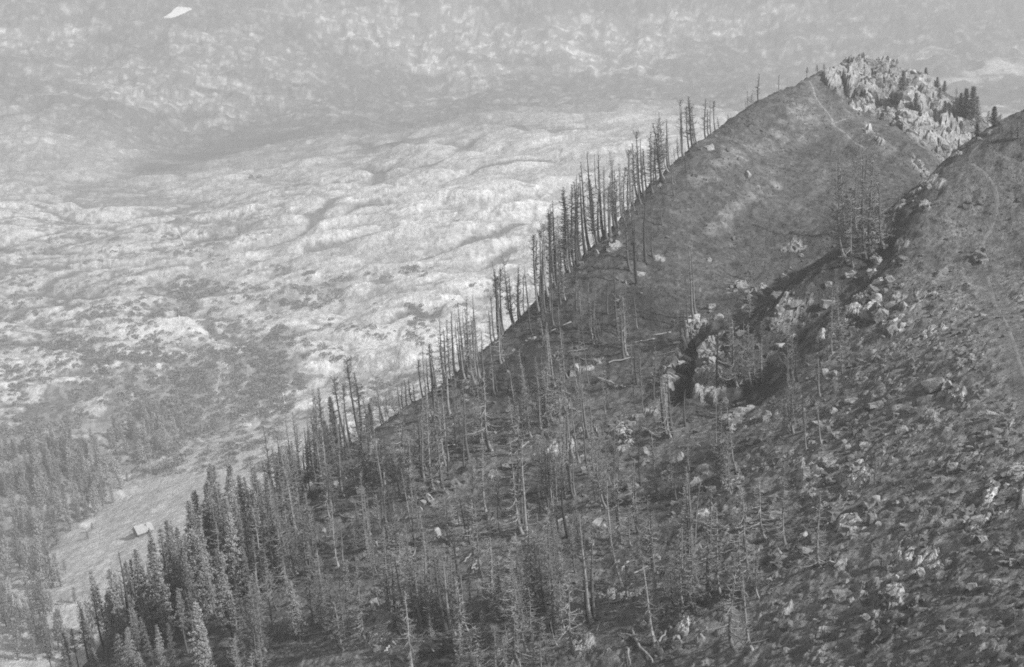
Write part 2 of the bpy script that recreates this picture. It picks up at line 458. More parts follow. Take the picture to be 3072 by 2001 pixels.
# --- ridge
NXR, NYR = 760, 820
uu = np.concatenate([np.linspace(-0.8, -0.45, 24)[:-1], np.linspace(-0.45, 0.46, NXR), np.linspace(0.46, 1.1, 90)[1:]]); yy = np.concatenate([np.linspace(45, 78, 50)[:-1], np.exp(np.linspace(math.log(78), math.log(560), NYR))])
U, Y = np.meshgrid(uu, yy); X = U * Y
base = ridge_base(X, Y)
def ridge_detail(x, y, path=0.0, rocky=0.0, ribs=1.0):
    ca, sa = math.cos(1.0), math.sin(1.0)               # strata ribs run up and away to the right
    u, v = x * ca + y * sa, -x * sa + y * ca
    u = u + 5 * fbm(x / 13, y / 13, 3, 211)
    v = v + 3.5 * fbm(x / 9, y / 9, 3, 213)
    d = (1.5 - 1.0 * sstep(230, 300, y)) * fbm(x / 34, y / 34, 3, 201)
    rib = np.abs(perlin(u / 17, v / 7.0, 221)); rib2 = np.abs(perlin(u / 6, v / 3.0, 223))
    d = d + ribs * (0.22 + 0.5 * rocky) * (1.5 * (0.4 - rib) + 0.9 * (0.4 - rib2))
    wx, wy = x + 1.2 * fbm(x / 3.5, y / 3.5, 2, 261), y + 1.6 * fbm(x / 3.5, y / 3.5, 2, 263)
    lump = 0.75 * fbm(wx / 4.2, wy / 3.4, 5, 265, 0.62) + 0.30 * (0.3 - np.abs(perlin(wx / 2.6, wy / 1.9, 267)))
    su, sv = (wx - wy) * .7071, (wx + wy) * .7071
    step = 0.20 * perlin(su / 2.6, sv / 1.0, 271) + 0.11 * perlin(su / 1.0, sv / 0.5, 273)      # cattle-trod terracettes
    tuss = 0.12 * np.abs(perlin(wx / 0.75, wy / 0.8, 241)) + 0.32 * fbm(x / 2.1, y / 2.1, 4, 231, 0.65)
    return d + (1 - path) * (lump * (0.4 + 1.0 * rocky) + tuss * (0.85 + 0.5 * rocky) + step)
DARK = [(2440, 880, 13, 18, 1), (2340, 980, 13, 17, 1), (2290, 1060, 10, 13, 1), (2230, 1130, 8, 10, .8), (2560, 900, 6, 12, 1), (2640, 660, 9, 10, .8), (2700, 620, 9, 9, .8), (1590, 1440, 9, 11, 1), (1550, 1490, 8, 9, .9), (2100, 1440, 11, 12, .9), (2000, 1650, 8, 8, .8),  # burnt ground, plus shade painted into the ravine and gully
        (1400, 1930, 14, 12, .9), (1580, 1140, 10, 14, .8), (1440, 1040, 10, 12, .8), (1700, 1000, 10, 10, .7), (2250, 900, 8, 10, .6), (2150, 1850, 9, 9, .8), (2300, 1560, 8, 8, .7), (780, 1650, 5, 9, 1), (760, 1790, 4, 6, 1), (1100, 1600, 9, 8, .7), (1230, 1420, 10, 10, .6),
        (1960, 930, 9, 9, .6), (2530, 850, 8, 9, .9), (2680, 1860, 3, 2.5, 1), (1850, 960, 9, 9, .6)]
PALEG = [(2960, 900, 9, 18, 1), (3000, 700, 9, 18, 1), (2900, 1000, 7, 14, .8), (3050, 1200, 9, 12, .8), (2980, 560, 8, 10, .8), (2350, 520, 25, 20, .6), (2450, 340, 14, 14, .7), (2200, 560, 18, 18, .5), (1500, 1700, 12, 10, .7), (1350, 1850, 8, 6, .8), (1180, 1900, 10, 8, .8), (2600, 1400, 12, 10, .4),
         (1650, 1650, 12, 9, .6), (1450, 1640, 16, 14, .7), (1230, 1780, 14, 12, .6), (1700, 1860, 12, 9, .6), (1560, 1800, 12, 9, .6), (1100, 1480, 12, 10, .5), (1330, 1560, 10, 8, .6), (1780, 1230, 10, 8, .5), (2600, 1720, 8, 7, .6), (2750, 1560, 9, 8, .6), (2250, 1900, 9, 7, .7), (2350, 2000, 9, 7, .7), (1700, 1400, 8, 6, .5), (2250, 1800, 8, 6, .6)]
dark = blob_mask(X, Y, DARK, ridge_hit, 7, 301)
paleg = blob_mask(X, Y, PALEG, ridge_hit, 9, 303)
ROCKY = [(2700, 1300, 30, 30, 1), (2900, 1500, 25, 25, 1), (2800, 1800, 25, 20, 1), (2450, 1400, 20, 20, .9), (2600, 1000, 20, 22, 1), (2300, 950, 15, 15, .8), (1700, 1330, 14, 12, .8), (2080, 1110, 9, 14, 1), (1900, 1320, 9, 9, 1), (2000, 1900, 15, 10, .6), (2400, 1700, 18, 14, .7), (2750, 330, 30, 30, 1), (2650, 250, 25, 25, 1), (1400, 1160, 10, 12, .6), (1260, 1400, 10, 10, .6)]
rocky = blob_mask(X, Y, ROCKY, ridge_hit, 12, 307)

RK = [(2640, 195, 110), (2620, 260, 130), (2680, 250, 120), (2740, 230, 110), (2700, 330, 120), (2650, 330, 90), (2750, 300, 90), (2780, 390, 80), (2560, 265, 50), (2580, 320, 40), (2600, 390, 26), (2640, 430, 22), (2740, 400, 60), (2870, 430, 70), (2850, 410, 60), (2890, 370, 60), (2840, 450, 40), (2530, 205, 90), (2470, 205, 64), (2600, 195, 90), (2570, 235, 80), (2500, 245, 44), (2440, 225, 30), (2830, 330, 60), (2800, 290, 70),
      (2120, 1070, 84), (2135, 1020, 66), (2115, 1150, 84), (2105, 1110, 70), (2040, 1100, 60), (2012, 1145, 54), (2085, 970, 56), (2755, 505, 34), (2775, 530, 30), (2780, 555, 38), (2610, 710, 36), (2625, 760, 34), (2620, 830, 40), (2220, 850, 34), (2265, 885, 50), (2250, 930, 40), (1860, 1290, 50), (1870, 1330, 56), (1680, 1230, 64), (1690, 1320, 64), (1660, 1345, 50), (1400, 1160, 44), (1110, 1360, 46), (1090, 1420, 44), (1130, 1420, 40),
      (3000, 1500, 120), (2930, 1540, 90), (3050, 1410, 70), (2670, 1780, 66), (2700, 1660, 66), (2790, 1680, 66), (1160, 1850, 86), (1140, 1920, 70), (1190, 1800, 60), (1860, 1770, 84), (2215, 1245, 66), (2620, 940, 54), (2680, 980, 60), (2420, 1430, 60), (2200, 1440, 66), (2540, 1590, 66), (2560, 1440, 76), (2880, 1180, 50), (2350, 930, 60), (2480, 1000, 50), (1950, 560, 30), (1840, 750, 34), (1980, 780, 30), (2390, 740, 44), (1560, 1270, 40), (1320, 1400, 36), (2720, 900, 60), (2800, 1000, 50), (1500, 1950, 50), (1750, 1940, 60), (2740, 585, 40), (2690, 628, 44), (2655, 668, 46), (2585, 880, 44), (2560, 930, 40), (2520, 962, 40), (2440, 935, 30), (2700, 720, 36), (2770, 640, 30), (2820, 560, 30), (2330, 1060, 36), (1760, 1110, 36), (1800, 1080, 30), (1960, 1230, 34), (1480, 1420, 34), (1620, 1620, 30), (1430, 1700, 34), (2300, 1240, 36), (2100, 1560, 40), (2050, 1880, 44), (2350, 1820, 44)]
rk = np.zeros_like(X); rk_amp = np.zeros_like(X)
wob = fbm(X / 2.6, Y / 3.4, 4, 331, 0.6)
for (px, py, w) in RK:
    c = ridge_hit(px, py)
    if c is None: continue
    r = w * ((c - CAM) @ C_F) / FPX * 0.62
    q = np.sqrt(((X - c[0]) / r) ** 2 + ((Y - c[1]) / (r * 1.9)) ** 2) + 0.85 * wob
    rk = np.maximum(rk, 1 - sstep(0.75, 1.0, q))
    rk_amp = np.maximum(rk_amp, np.where(q < 1.05, min(1.0, r / 4.2), 0))
ca, sa = math.cos(0.9), math.sin(0.9)
RU, RV = X * ca + Y * sa, -X * sa + Y * ca
mk = rk > 0.001
def on(mask, f):
    o = np.zeros(mask.shape); o[mask] = f(RU[mask], RV[mask]); return o
def blocks1(u, v):
    d1, d2, c, rx, ry = voro(u / 4.6, v / 3.0, 341)
    return 1.7 * (c - 0.25) + 0.8 * rx * (c - .2) - 1.0 * ry * (0.8 - c) - 0.5 * (1 - sstep(0.03, 0.12, d2 - d1))
def blocks2(u, v):
    d1, d2, c, rx, ry = voro(u / 1.5 + 7, v / 1.0, 347)
    return 0.55 * (c - 0.4) + 0.3 * rx * (c - .3) - 0.3 * ry * (.7 - c) - 0.3 * (1 - sstep(0.04, 0.16, d2 - d1))
def blocks0(u, v):
    d1, d2, c, rx, ry = voro(u / 8.5 + 3, v / 5.5, 343)
    return 4.0 * (c - 0.3) + 0.8 * rx * (c - .2) - 1.0 * ry * (0.8 - c) - 0.9 * (1 - sstep(0.02, 0.08, d2 - d1))
pk = sstep(330, 350, Y)
rk_z = on(mk, lambda u, v: blocks1(u, v) + 0.45 * blocks2(u, v)) * rk * (1 - 0.45 * pk) * 0.95 + on(mk & (Y > 325), blocks0) * rk * pk
rk_z = np.clip(rk_z * (0.35 + 0.65 * rk_amp), -3.0, 3.6)
rk_tone = on(mk, lambda u, v: 0.68 + 0.45 * voro(u / 4.6, v / 3.0, 341)[2] + 0.22 * (voro(u / 1.5 + 7, v / 1.0, 347)[2] - .5))
# half-buried stones of the boulder field
boul = blob_mask(X, Y, [(2800, 1350, 34, 48, 1), (2800, 1700, 36, 34, 1), (2750, 1050, 24, 30, 1), (3000, 1900, 25, 20, 1), (2500, 1300, 22, 30, .9), (2450, 1700, 26, 24, .9), (2300, 1400, 18, 18, .8), (2550, 950, 16, 18, .9), (1950, 1750, 26, 24, .6), (1600, 1500, 30, 30, .5), (1250, 1500, 26, 26, .5), (1350, 1800, 26, 20, .5), (2250, 900, 18, 22, .6)], ridge_hit, 14, 305)
def stones(u, v):
    a = voro(u / 0.95, v / 1.0, 351); b = voro(u / 0.46, v / 0.5, 353)
    h = np.where(a[2] > .86, np.clip(1.0 - 1.9 * a[0], 0, 1) ** .5 * .36, 0) + np.where(b[2] > .82, np.clip(1 - 1.9 * b[0], 0, 1) ** .5 * .17, 0)
    return h
sb = boul > 0.02
st_gate = sstep(-0.12, 0.18, fbm(X / 6, Y / 7, 3, 357))
st_h = np.zeros_like(X); st_h[sb] = stones(X[sb], Y[sb])
st_h = st_h * boul * (0.25 + 0.75 * st_gate)

PATHS = [[(3110, 1230), (3068, 1120), (3045, 1040), (3005, 960), (2975, 880), (2955, 800), (2945, 730), (2985, 665), (2996, 610), (2978, 560), (2930, 515), (2895, 500), (2920, 460), (2955, 430)],
         [(2596, 452), (2560, 425), (2520, 390), (2495, 372), (2500, 355), (2470, 330), (2450, 300), (2440, 265), (2428, 245)],
         [(2495, 372), (2530, 358), (2570, 355)]]
def path_points(pl):
    pts = [ridge_hit(a, b) for a, b in pl]
    pts = [p for p in pts if p is not None]
    out = []
    for a, b in zip(pts[:-1], pts[1:]):
        n = max(2, int(np.linalg.norm((b - a)[:2]) / 0.8))
        for i in range(n):
            out.append((a + (b - a) * i / n)[:2])
    out.append(pts[-1][:2])
    out = np.array(out)
    for _ in range(6):
        out[1:-1] = 0.25 * out[:-2] + 0.5 * out[1:-1] + 0.25 * out[2:]
    return out
PP = [path_points(p) for p in PATHS]
allp = np.vstack(PP)
pmask = np.zeros_like(X)
flatX, flatY = X.ravel(), Y.ravel()
near = (flatX > allp[:, 0].min() - 6) & (flatX < allp[:, 0].max() + 6) & (flatY > allp[:, 1].min() - 6) & (flatY < allp[:, 1].max() + 6)
ii = np.nonzero(near)[0]
dm = np.empty(len(ii))
for k in range(0, len(ii), 20000):
    c = ii[k:k + 20000]
    dm[k:k + 20000] = np.sqrt(((np.stack([flatX[c], flatY[c]], 1)[:, None] - allp[None]) ** 2).sum(-1)).min(1)
pm = pmask.ravel(); pm[ii] = 1 - sstep(0.9, 2.4, dm); pmask = pm.reshape(X.shape)
upper = blob_mask(X, Y, [(2150, 620, 50, 50, 1), (2350, 450, 45, 50, 1), (2000, 800, 40, 40, 1), (2450, 650, 40, 40, 1), (2250, 780, 35, 30, 1), (2480, 330, 28, 30, .7), (1850, 950, 30, 30, .8)], ridge_hit, 25, 325)
def trench(pl, half, wobm, seed):
    P = [ridge_hit(a, b) for a, b in pl]; P = [p for p in P if p is not None]
    d = np.full(X.shape, 1e9)
    for A, B in zip(P[:-1], P[1:]):
        v = (B - A)[:2]; t = np.clip(((X - A[0]) * v[0] + (Y - A[1]) * v[1]) / (v @ v + 1e-6), 0, 1)
        d = np.minimum(d, np.hypot(X - A[0] - t * v[0], Y - A[1] - t * v[1]))
    d = d + wobm * fbm(X / (half * 1.2), Y / (half * 1.2), 3, seed)
    return np.clip(1 - d / half, 0, 1)
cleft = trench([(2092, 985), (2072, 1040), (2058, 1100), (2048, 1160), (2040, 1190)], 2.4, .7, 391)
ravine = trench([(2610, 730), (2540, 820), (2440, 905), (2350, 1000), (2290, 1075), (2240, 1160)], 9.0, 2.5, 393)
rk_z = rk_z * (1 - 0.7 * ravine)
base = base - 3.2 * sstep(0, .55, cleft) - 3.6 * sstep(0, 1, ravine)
dark = np.maximum(dark, np.maximum(sstep(.15, .5, cleft), .9 * sstep(.25, .6, ravine)))  # shade of cleft and ravine painted into the ground colour
rk = rk * (1 - sstep(.1, .4, cleft)) * (1 - .6 * sstep(.3, .7, ravine))
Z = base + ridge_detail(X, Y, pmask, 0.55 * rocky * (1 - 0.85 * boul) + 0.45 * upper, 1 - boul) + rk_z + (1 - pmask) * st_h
crd = crest_drop(X, Y)
Z = Z + sstep(0.02, 0.5, crd) * (1 - sstep(2.0, 9.0, crd)) * (1.1 * fbm(X / 5, Y / 5, 4, 381, .6) + .5 * np.abs(perlin(X / 1.4, Y / 1.4, 383)))
n1 = fbm(X / 11, Y / 11, 4, 311); n2 = fbm(X / 2.6, Y / 2.6, 4, 313)
alb = 0.126 + 0.055 * n1 + 0.045 * n2 + 0.05 * fbm(X / 1.1, Y / 1.3, 3, 315)
rockmask = rocky * sstep(0.10, 0.45, fbm(X / 2.2, Y / 3.0, 3, 317, 0.6) + 0.25 * n1)
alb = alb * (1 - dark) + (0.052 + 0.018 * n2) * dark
alb = alb * (1 - paleg) + (0.155 + 0.06 * n2 + 0.03 * n1) * paleg
SU, SV = (X - Y) * .7071, (X + Y) * .7071
alb = alb * (1 + 0.38 * perlin(SU / 2.2, SV / 0.9, 321) + 0.30 * perlin(SU / 0.9, SV / 0.5, 323))
trail = np.zeros_like(X)                               # bare eroded streaks on the upper slope
for (qa, qb) in (((2080, 545), (2450, 365)), ((2180, 470), (2440, 300)), ((2120, 700), (2330, 560)), ((2300, 420), (2440, 330)), ((2560, 330), (2660, 470)), ((2540, 300), (2600, 420))):
    A, B = ridge_hit(*qa), ridge_hit(*qb)
    if A is None or B is None: continue
    v = (B - A)[:2]; tt = np.clip(((X - A[0]) * v[0] + (Y - A[1]) * v[1]) / (v @ v), 0, 1)
    dd = np.hypot(X - A[0] - tt * v[0], Y - A[1] - tt * v[1]) + 2.2 * fbm(X / 6, Y / 6, 3, 361)
    trail = np.maximum(trail, (1 - sstep(0.6, 2.6, dd)) * sstep(-.35, .25, fbm(X / 5, Y / 5, 3, 363)))
alb = alb * (1 - rockmask) + 0.15 * rockmask
alb = alb * (1 - rk) + 0.30 * rk_tone * rk
stone = sstep(0.05, 0.16, st_h)
alb = alb * (1 - stone) + (0.25 + 0.14 * n2) * stone
alb = alb * (1 - 0.34 * upper * (1 - rk)) * (1 + 0.9 * trail) * (1 + 0.30 * upper * (fbm(X / 7, Y / 5, 4, 371, .6) * 1.6 + .5 * fbm(X / 1.6, Y / 1.2, 3, 373)))
alb = alb * (1 + 0.50 * boul * (1 - stone))
alb = alb * (1 - 0.5 * pmask) + 0.16 * 0.5 * pmask
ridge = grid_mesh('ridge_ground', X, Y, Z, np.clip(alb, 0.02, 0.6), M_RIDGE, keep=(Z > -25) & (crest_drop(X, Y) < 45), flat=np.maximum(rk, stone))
ridge['kind'] = 'structure'

# ------------------------------------------------------------------ ray casts on the finished ground
bpy.context.view_layer.update()
CAMV = Vector(CAM)
from mathutils.bvhtree import BVHTree
dg = bpy.context.evaluated_depsgraph_get()
BVH = {'ridge_ground': BVHTree.FromObject(ridge, dg), 'valley_terrain': BVHTree.FromObject(valley, dg)}
def cast(ob, px, py, off=0.0):
    v = Vector(ray(px, py)).normalized()
    loc, nor, _, _ = BVH[ob.name].ray_cast(CAMV + v * off, v)
    return loc, nor
def drop(ob, x, y):
    loc, nor, _, _ = BVH[ob.name].ray_cast(Vector((x, y, 900)), Vector((0, 0, -1)))
    return loc, nor
def ridge_cast(px, py):
    for k in range(40):
        loc, nor = cast(ridge, px, py + 6 * k)
        if loc is not None and loc.z > 60:
            return loc, nor
    return None, None
def depth_of(p):
    return float((np.array(p) - CAM) @ C_F)

def tag(o, label=None, cat=None, group=None, kind=None):
    if label: o['label'] = label
    if cat: o['category'] = cat
    if group: o['group'] = group
    if kind: o['kind'] = kind
    return o

class MB:
    def __init__(self): self.v, self.f = [], []
    def tube(self, pts, rad, sides):
        n0 = len(self.v)
        pts = [Vector(p) for p in pts]
        for i, p in enumerate(pts):
            t = (pts[min(i + 1, len(pts) - 1)] - pts[max(i - 1, 0)])
            t = t.normalized() if t.length > 1e-6 else Vector((0, 0, 1))
            a = t.orthogonal().normalized(); b = t.cross(a)
            for k in range(sides):
                an = 2 * math.pi * k / sides
                self.v.append(p + (a * math.cos(an) + b * math.sin(an)) * rad[i])
        for i in range(len(pts) - 1):
            for k in range(sides):
                k2 = (k + 1) % sides
                self.f.append((n0 + i * sides + k, n0 + i * sides + k2, n0 + (i + 1) * sides + k2, n0 + (i + 1) * sides + k))
        self.f.append(tuple(n0 + (len(pts) - 1) * sides + k for k in range(sides)))
    def spike(self, p, q, r):
        n0 = len(self.v)
        t = (q - p)
        a = t.orthogonal().normalized() * r; b = t.cross(a).normalized() * r
        self.v += [p + a, p - a * .5 + b * .87, p - a * .5 - b * .87, q]
        self.f += [(n0, n0 + 1, n0 + 3), (n0 + 1, n0 + 2, n0 + 3), (n0 + 2, n0, n0 + 3)]
    def leaf(self, p, d, w):
        n0 = len(self.v)
        s = d.orthogonal(); s.rotate(Matrix.Rotation(rng.uniform(0, 6.28), 3, d.normalized())); s = s.normalized() * w
        self.v += [p - s * .6, p + d * .55 - s, p + d, p + d * .55 + s, ]
        self.f.append((n0, n0 + 1, n0 + 2, n0 + 3))
    def mesh(self, name, mat, smooth=False):
        me = bpy.data.meshes.new(name)
        me.from_pydata([tuple(v) for v in self.v], [], self.f)
        if smooth:
            me.polygons.foreach_set('use_smooth', np.ones(len(me.polygons), dtype=bool))
        me.materials.append(mat)
        me.update()
        return me

def obj_mat(name, lo, hi, scale, amt, bump=0.0, bscale=4.0, rough=0.9, trans=0.0):
    """grey material whose value varies from object to object and by a noise in object space"""
    m, nt, b = mat_new(name)
    oi = nt.nodes.new('ShaderNodeObjectInfo')
    geo = nt.nodes.new('ShaderNodeNewGeometry')
    v = remap(nt, oi.outputs['Random'], 0, 1, lo, hi)
    v = mul(nt, v, remap(nt, add_noise(nt, scale, 5, 0.65, geo.outputs['Position']), 0.25, 0.75, 1 - amt, 1 + amt))
    nt.links.new(v, b.inputs['Base Color'])
    b.inputs['Roughness'].default_value = rough
    if bump:
        bp = nt.nodes.new('ShaderNodeBump'); bp.inputs['Strength'].default_value = 1.0; bp.inputs['Distance'].default_value = bump
        nt.links.new(add_noise(nt, bscale, 6, 0.7, geo.outputs['Position'], 0.6), bp.inputs['Height'])
        nt.links.new(bp.outputs[0], b.inputs['Normal'])
    return m
M_BARK = obj_mat('charred_bark', 0.10, 0.28, 1.3, 0.45)
M_BARK_DARK = obj_mat('black_bark', 0.05, 0.12, 1.3, 0.35)
M_TWIG = obj_mat('bare_twigs', 0.14, 0.29, 0.8, 0.3)
M_TWIG_DARK = obj_mat('scorched_twigs', 0.07, 0.14, 0.8, 0.3)
M_NEEDLE = obj_mat('needles', 0.14, 0.29, 1.5, 0.4)
M_NEEDLE_PALE = obj_mat('pale_needles', 0.26, 0.38, 1.5, 0.3)  # sunlit look of some crowns put into a lighter needle colour
M_SHRUB = obj_mat('alder_leaves', 0.13, 0.22, .5, 0.3)
M_ROCK = obj_mat('pale_rock', 0.14, 0.36, 0.55, 0.62, 0.5, 1.1)
M_PATH = obj_mat('trodden_earth', 0.215, 0.215, 0.7, 0.6, 0.2, 2.0)
M_WATER = obj_mat('white_water', 0.6, 0.6, 0.3, 0.2)
M_SNOW = obj_mat('old_snow', 0.54, 0.54, 0.05, 0.08)
M_WALL = obj_mat('hut_timber', 0.09, 0.13, 1.0, 0.2)
M_ROOF = obj_mat('hut_stone_roof', 0.32, 0.36, 0.8, 0.3, 0.2, 1.0)
M_DOOR = obj_mat('hut_door', 0.05, 0.06, 1.0, 0.2)

# ------------------------------------------------------------------ dead trees: prototypes one unit = metres, about 14 m tall
def unit(az, up):
    return Vector((math.cos(az) * math.cos(up), math.sin(az) * math.cos(up), math.sin(up)))

def dead_proto(seed, H, r0, first, nbr, lmax, twigs, droop, fork=False, top_tuft=0.0, dark=False, bow=0.5, thick=1.0):
    R = random.Random(seed)
    tr = MB(); cr = MB()
    wig = [R.uniform(-1, 1) for _ in range(6)]
    def axis(t):
        h = t * H
        sx = -bow * (1 - math.exp(-h / 1.4)) + 0.10 * wig[0] * math.sin(t * 5 + wig[1]) * t * 2
        sy = 0.10 * wig[2] * math.sin(t * 4 + wig[3]) * t * 2
        return Vector((sx, sy, h))
    def rad(t):
        return r0 * (0.10 + 0.90 * (1 - t) ** 0.85) * (1 + 0.55 * math.exp(-t * H / 0.5))
    n = 13
    ts = [(-0.02 + 1.02 * (i / n) ** 1.15) for i in range(n + 1)]
    tr.tube([axis(t) for t in ts], [rad(max(t, 0)) for t in ts], 7)
    for k in range(5):                                       # root flare
        az = k * 1.2566 + R.uniform(-.4, .4)
        p = axis(0.0) + Vector((0, 0, .35))
        q = axis(0.0) + Vector((math.cos(az) * r0 * 3.2, math.sin(az) * r0 * 3.2, -.35))
        tr.tube([p, p.lerp(q, .5), q], [r0 * .55, r0 * .38, r0 * .12], 4)
    if fork:
        t0 = R.uniform(.45, .6); b = axis(t0); az = R.uniform(0, 6.28)
        pts = [b, b + unit(az, .7) * 0.9, b + unit(az, .9) * 1.3 + Vector((0, 0, H * .14)), b + unit(az, 1.0) * 1.5 + Vector((0, 0, H * (.95 - t0)))]
        tr.tube(pts, [rad(t0) * .7, rad(t0) * .6, rad(t0) * .42, .02], 6)
    def branch(p, az, L, up0, r, tw):
        pts, rr = [p], [r]
        d_up, a = up0, az
        q = p.copy()
        m = 5
        for i in range(m):
            s = (i + 1) / m
            d_up2 = d_up + (s ** 1.6) * R.uniform(.5, 1.25)
            a += R.uniform(-.38, .38)
            q = q + unit(a, d_up2) * (L / m)
            pts.append(q.copy()); rr.append(r * (1 - s) + .014)
        cr.tube(pts, rr, 3)
        for _ in range(tw):
            i = R.randint(1, m - 1); f = R.random()
            b0 = pts[i].lerp(pts[i + 1], f)
            l = L * R.uniform(.12, .42)
            dd = unit(a + R.choice((-1, 1)) * R.uniform(.4, 1.3), R.uniform(-.35, .95))
            e = b0 + dd * l
            cr.spike(b0, e, .030)
            if R.random() < .6:
                e2 = b0 + dd * l * .5
                cr.spike(e2, e2 + unit(R.uniform(0, 6.28), R.uniform(-.3, 1)) * l * .5, .022)
    for k in range(nbr):
        t = first + (1 - first) * ((k + R.random()) / nbr) ** 0.92
        t = min(t, .985)
        prof = (1 - (t - first) / (1 - first)) ** .75 * .85 + .15
        if R.random() < .18: continue
        L = lmax * prof * R.choice((R.uniform(.15, .5), R.uniform(.5, 1.35), R.uniform(.1, .35), R.uniform(.3, .9)))
        L = max(L, .25)
        branch(axis(t), R.uniform(0, 6.28), L, droop + R.uniform(-.3, .3) + .3 * t, thick * (.030 + .030 * L / lmax), int(1.5 * twigs * (0.35 + prof)))
    if top_tuft:
        for k in range(int(60 * top_tuft)):
            t = R.uniform(.72, 1.0)
            branch(axis(t), R.uniform(0, 6.28), R.uniform(.4, 1.2), R.uniform(.2, .9), .02, 7)
    mt = tr.mesh('trunk', M_BARK_DARK if dark else M_BARK, True)
    mc = cr.mesh('crown', M_TWIG_DARK if dark else M_TWIG)
    return (H, mt, mc)

DEAD = {
    'pole':   [dead_proto(1, 15, .22, .38, 60, 1.3, 5, -.1, bow=.3), dead_proto(2, 15, .20, .30, 70, 1.5, 5, .0, bow=.4), dead_proto(3, 15, .24, .45, 50, 1.1, 5, -.1, dark=True, bow=.3)],
    'tuft':   [dead_proto(4, 15, .21, .5, 45, 1.2, 5, .1, top_tuft=.8, dark=True, bow=.4), dead_proto(5, 15, .22, .4, 55, 1.4, 6, .1, top_tuft=.5, bow=.5)],
    'fork':   [dead_proto(6, 15, .24, .45, 50, 1.4, 5, .0, fork=True, dark=True, bow=.6), dead_proto(7, 15, .23, .35, 60, 1.6, 5, .0, fork=True, bow=.5)],
    'bushy':  [dead_proto(8, 14, .20, .10, 150, 2.6, 9, -.25, bow=.5), dead_proto(9, 14, .21, .06, 165, 2.8, 9, -.35, bow=.6), dead_proto(10, 14, .19, .14, 140, 2.3, 10, -.15, bow=.4), dead_proto(18, 12, .16, .2, 130, 2.4, 10, .1, fork=True, bow=.8)],
    'lowarm': [dead_proto(11, 14, .24, .05, 85, 3.6, 6, -.55, bow=.7, thick=1.6), dead_proto(12, 14, .23, .04, 95, 3.2, 6, -.5, bow=.6, thick=1.5), dead_proto(13, 13, .22, .03, 80, 4.0, 6, -.6, bow=.8, thick=1.7), dead_proto(22, 14, .25, .08, 70, 4.2, 5, -.45, bow=.5, thick=1.7)],
    'darkbushy': [dead_proto(14, 14, .20, .22, 150, 1.6, 9, -.1, dark=True, bow=.4), dead_proto(15, 14, .20, .15, 170, 1.8, 9, -.2, dark=True, bow=.4)],
    'spindle': [dead_proto(19, 13, .12, .25, 70, 1.2, 6, -.1, bow=.3), dead_proto(20, 12, .11, .15, 80, 1.4, 7, -.2, bow=.9), dead_proto(21, 13, .13, .35, 60, 1.0, 6, .1, dark=True, bow=.5)],
    'snag':   [dead_proto(16, 9, .22, .35, 14, 1.0, 2, -.2, bow=.5), dead_proto(17, 8, .24, .3, 10, .9, 2, -.1, dark=True, bow=.6)],
}

# ------------------------------------------------------------------ living conifers
def live_proto(seed, H, r0, first, nbr, lmax, tufts, leaves, leaf, pale=False, tops=False, shape=.8):
    R = random.Random(seed)
    tr = MB(); cr = MB()
    w = R.uniform(-.25, .25)
    def axis(t): return Vector((w * math.sin(t * 3) - .25 * (1 - math.exp(-t * H / 1.2)), .15 * math.sin(t * 4 + seed), t * H))
    ts = [-.02 + 1.02 * i / 9 for i in range(10)]
    tr.tube([axis(t) for t in ts], [r0 * (.08 + .92 * (1 - max(t, 0))) * (1 + .5 * math.exp(-max(t, 0) * H / .5)) for t in ts], 6)
    for k in range(nbr):
        s = (k + R.random()) / nbr
        t = first + (1 - first) * s
        prof = (min(1.0, (s + .06) * 5.5)) * (1 - s) ** shape * .92 + .08
        L = lmax * prof * R.uniform(.55, 1.1)
        az = k * 2.39996 + R.uniform(-.4, .4)
        up = R.uniform(-.35, .15) + .5 * s
        p = axis(min(t, .99))
        tip = p + unit(az, up) * L + Vector((0, 0, .18 * L))
        tr.spike(p, tip, .03)
        nt_ = max(2, int(tufts * (.35 + .75 * prof)))
        for j in range(nt_):
            f = R.uniform(.28, 1.05)
            c = p.lerp(tip, f) + Vector((R.gauss(0, .16 * L * .5 + .05), R.gauss(0, .16 * L * .5 + .05), R.gauss(0, .10)))
            for _ in range(leaves):
                d = unit(R.uniform(0, 6.28), R.uniform(-.25, 1.3)) * leaf * R.uniform(.6, 1.25)
                cr.leaf(c + Vector((R.gauss(0, leaf * .45), R.gauss(0, leaf * .45), R.gauss(0, leaf * .3))), d, leaf * R.uniform(.16, .28))
    return (H, tr.mesh('trunk', M_BARK_DARK, True), cr.mesh('crown', M_NEEDLE_PALE if pale else M_NEEDLE))
LIVE = {
    'live':  [live_proto(31, 15, .22, .30, 46, 1.7, 5, 12, .30), live_proto(32, 15, .22, .50, 34, 1.5, 5, 12, .30), live_proto(33, 15, .2, .22, 56, 1.45, 5, 12, .30), live_proto(41, 15, .2, .40, 36, 1.8, 4, 12, .30), live_proto(42, 15, .2, .12, 60, 1.9, 5, 12, .30, shape=1.1)],
    'pale':  [live_proto(34, 14, .2, .08, 85, 2.1, 8, 13, .30, pale=True), live_proto(35, 13, .2, .05, 85, 2.3, 8, 13, .30, pale=True)],
    'cone':  [live_proto(36, 14, .2, .06, 110, 2.0, 8, 13, .30, shape=1.0)],
    'far':   [live_proto(37, 13, .2, .10, 42, 2.1, 4, 6, .75, shape=1.0), live_proto(38, 14, .2, .14, 42, 1.9, 4, 6, .75, shape=.9), live_proto(39, 11, .2, .06, 36, 2.3, 4, 6, .75, shape=.8)],
    'farpale': [live_proto(40, 12, .2, .08, 42, 2.2, 4, 6, .75, pale=True)],
}
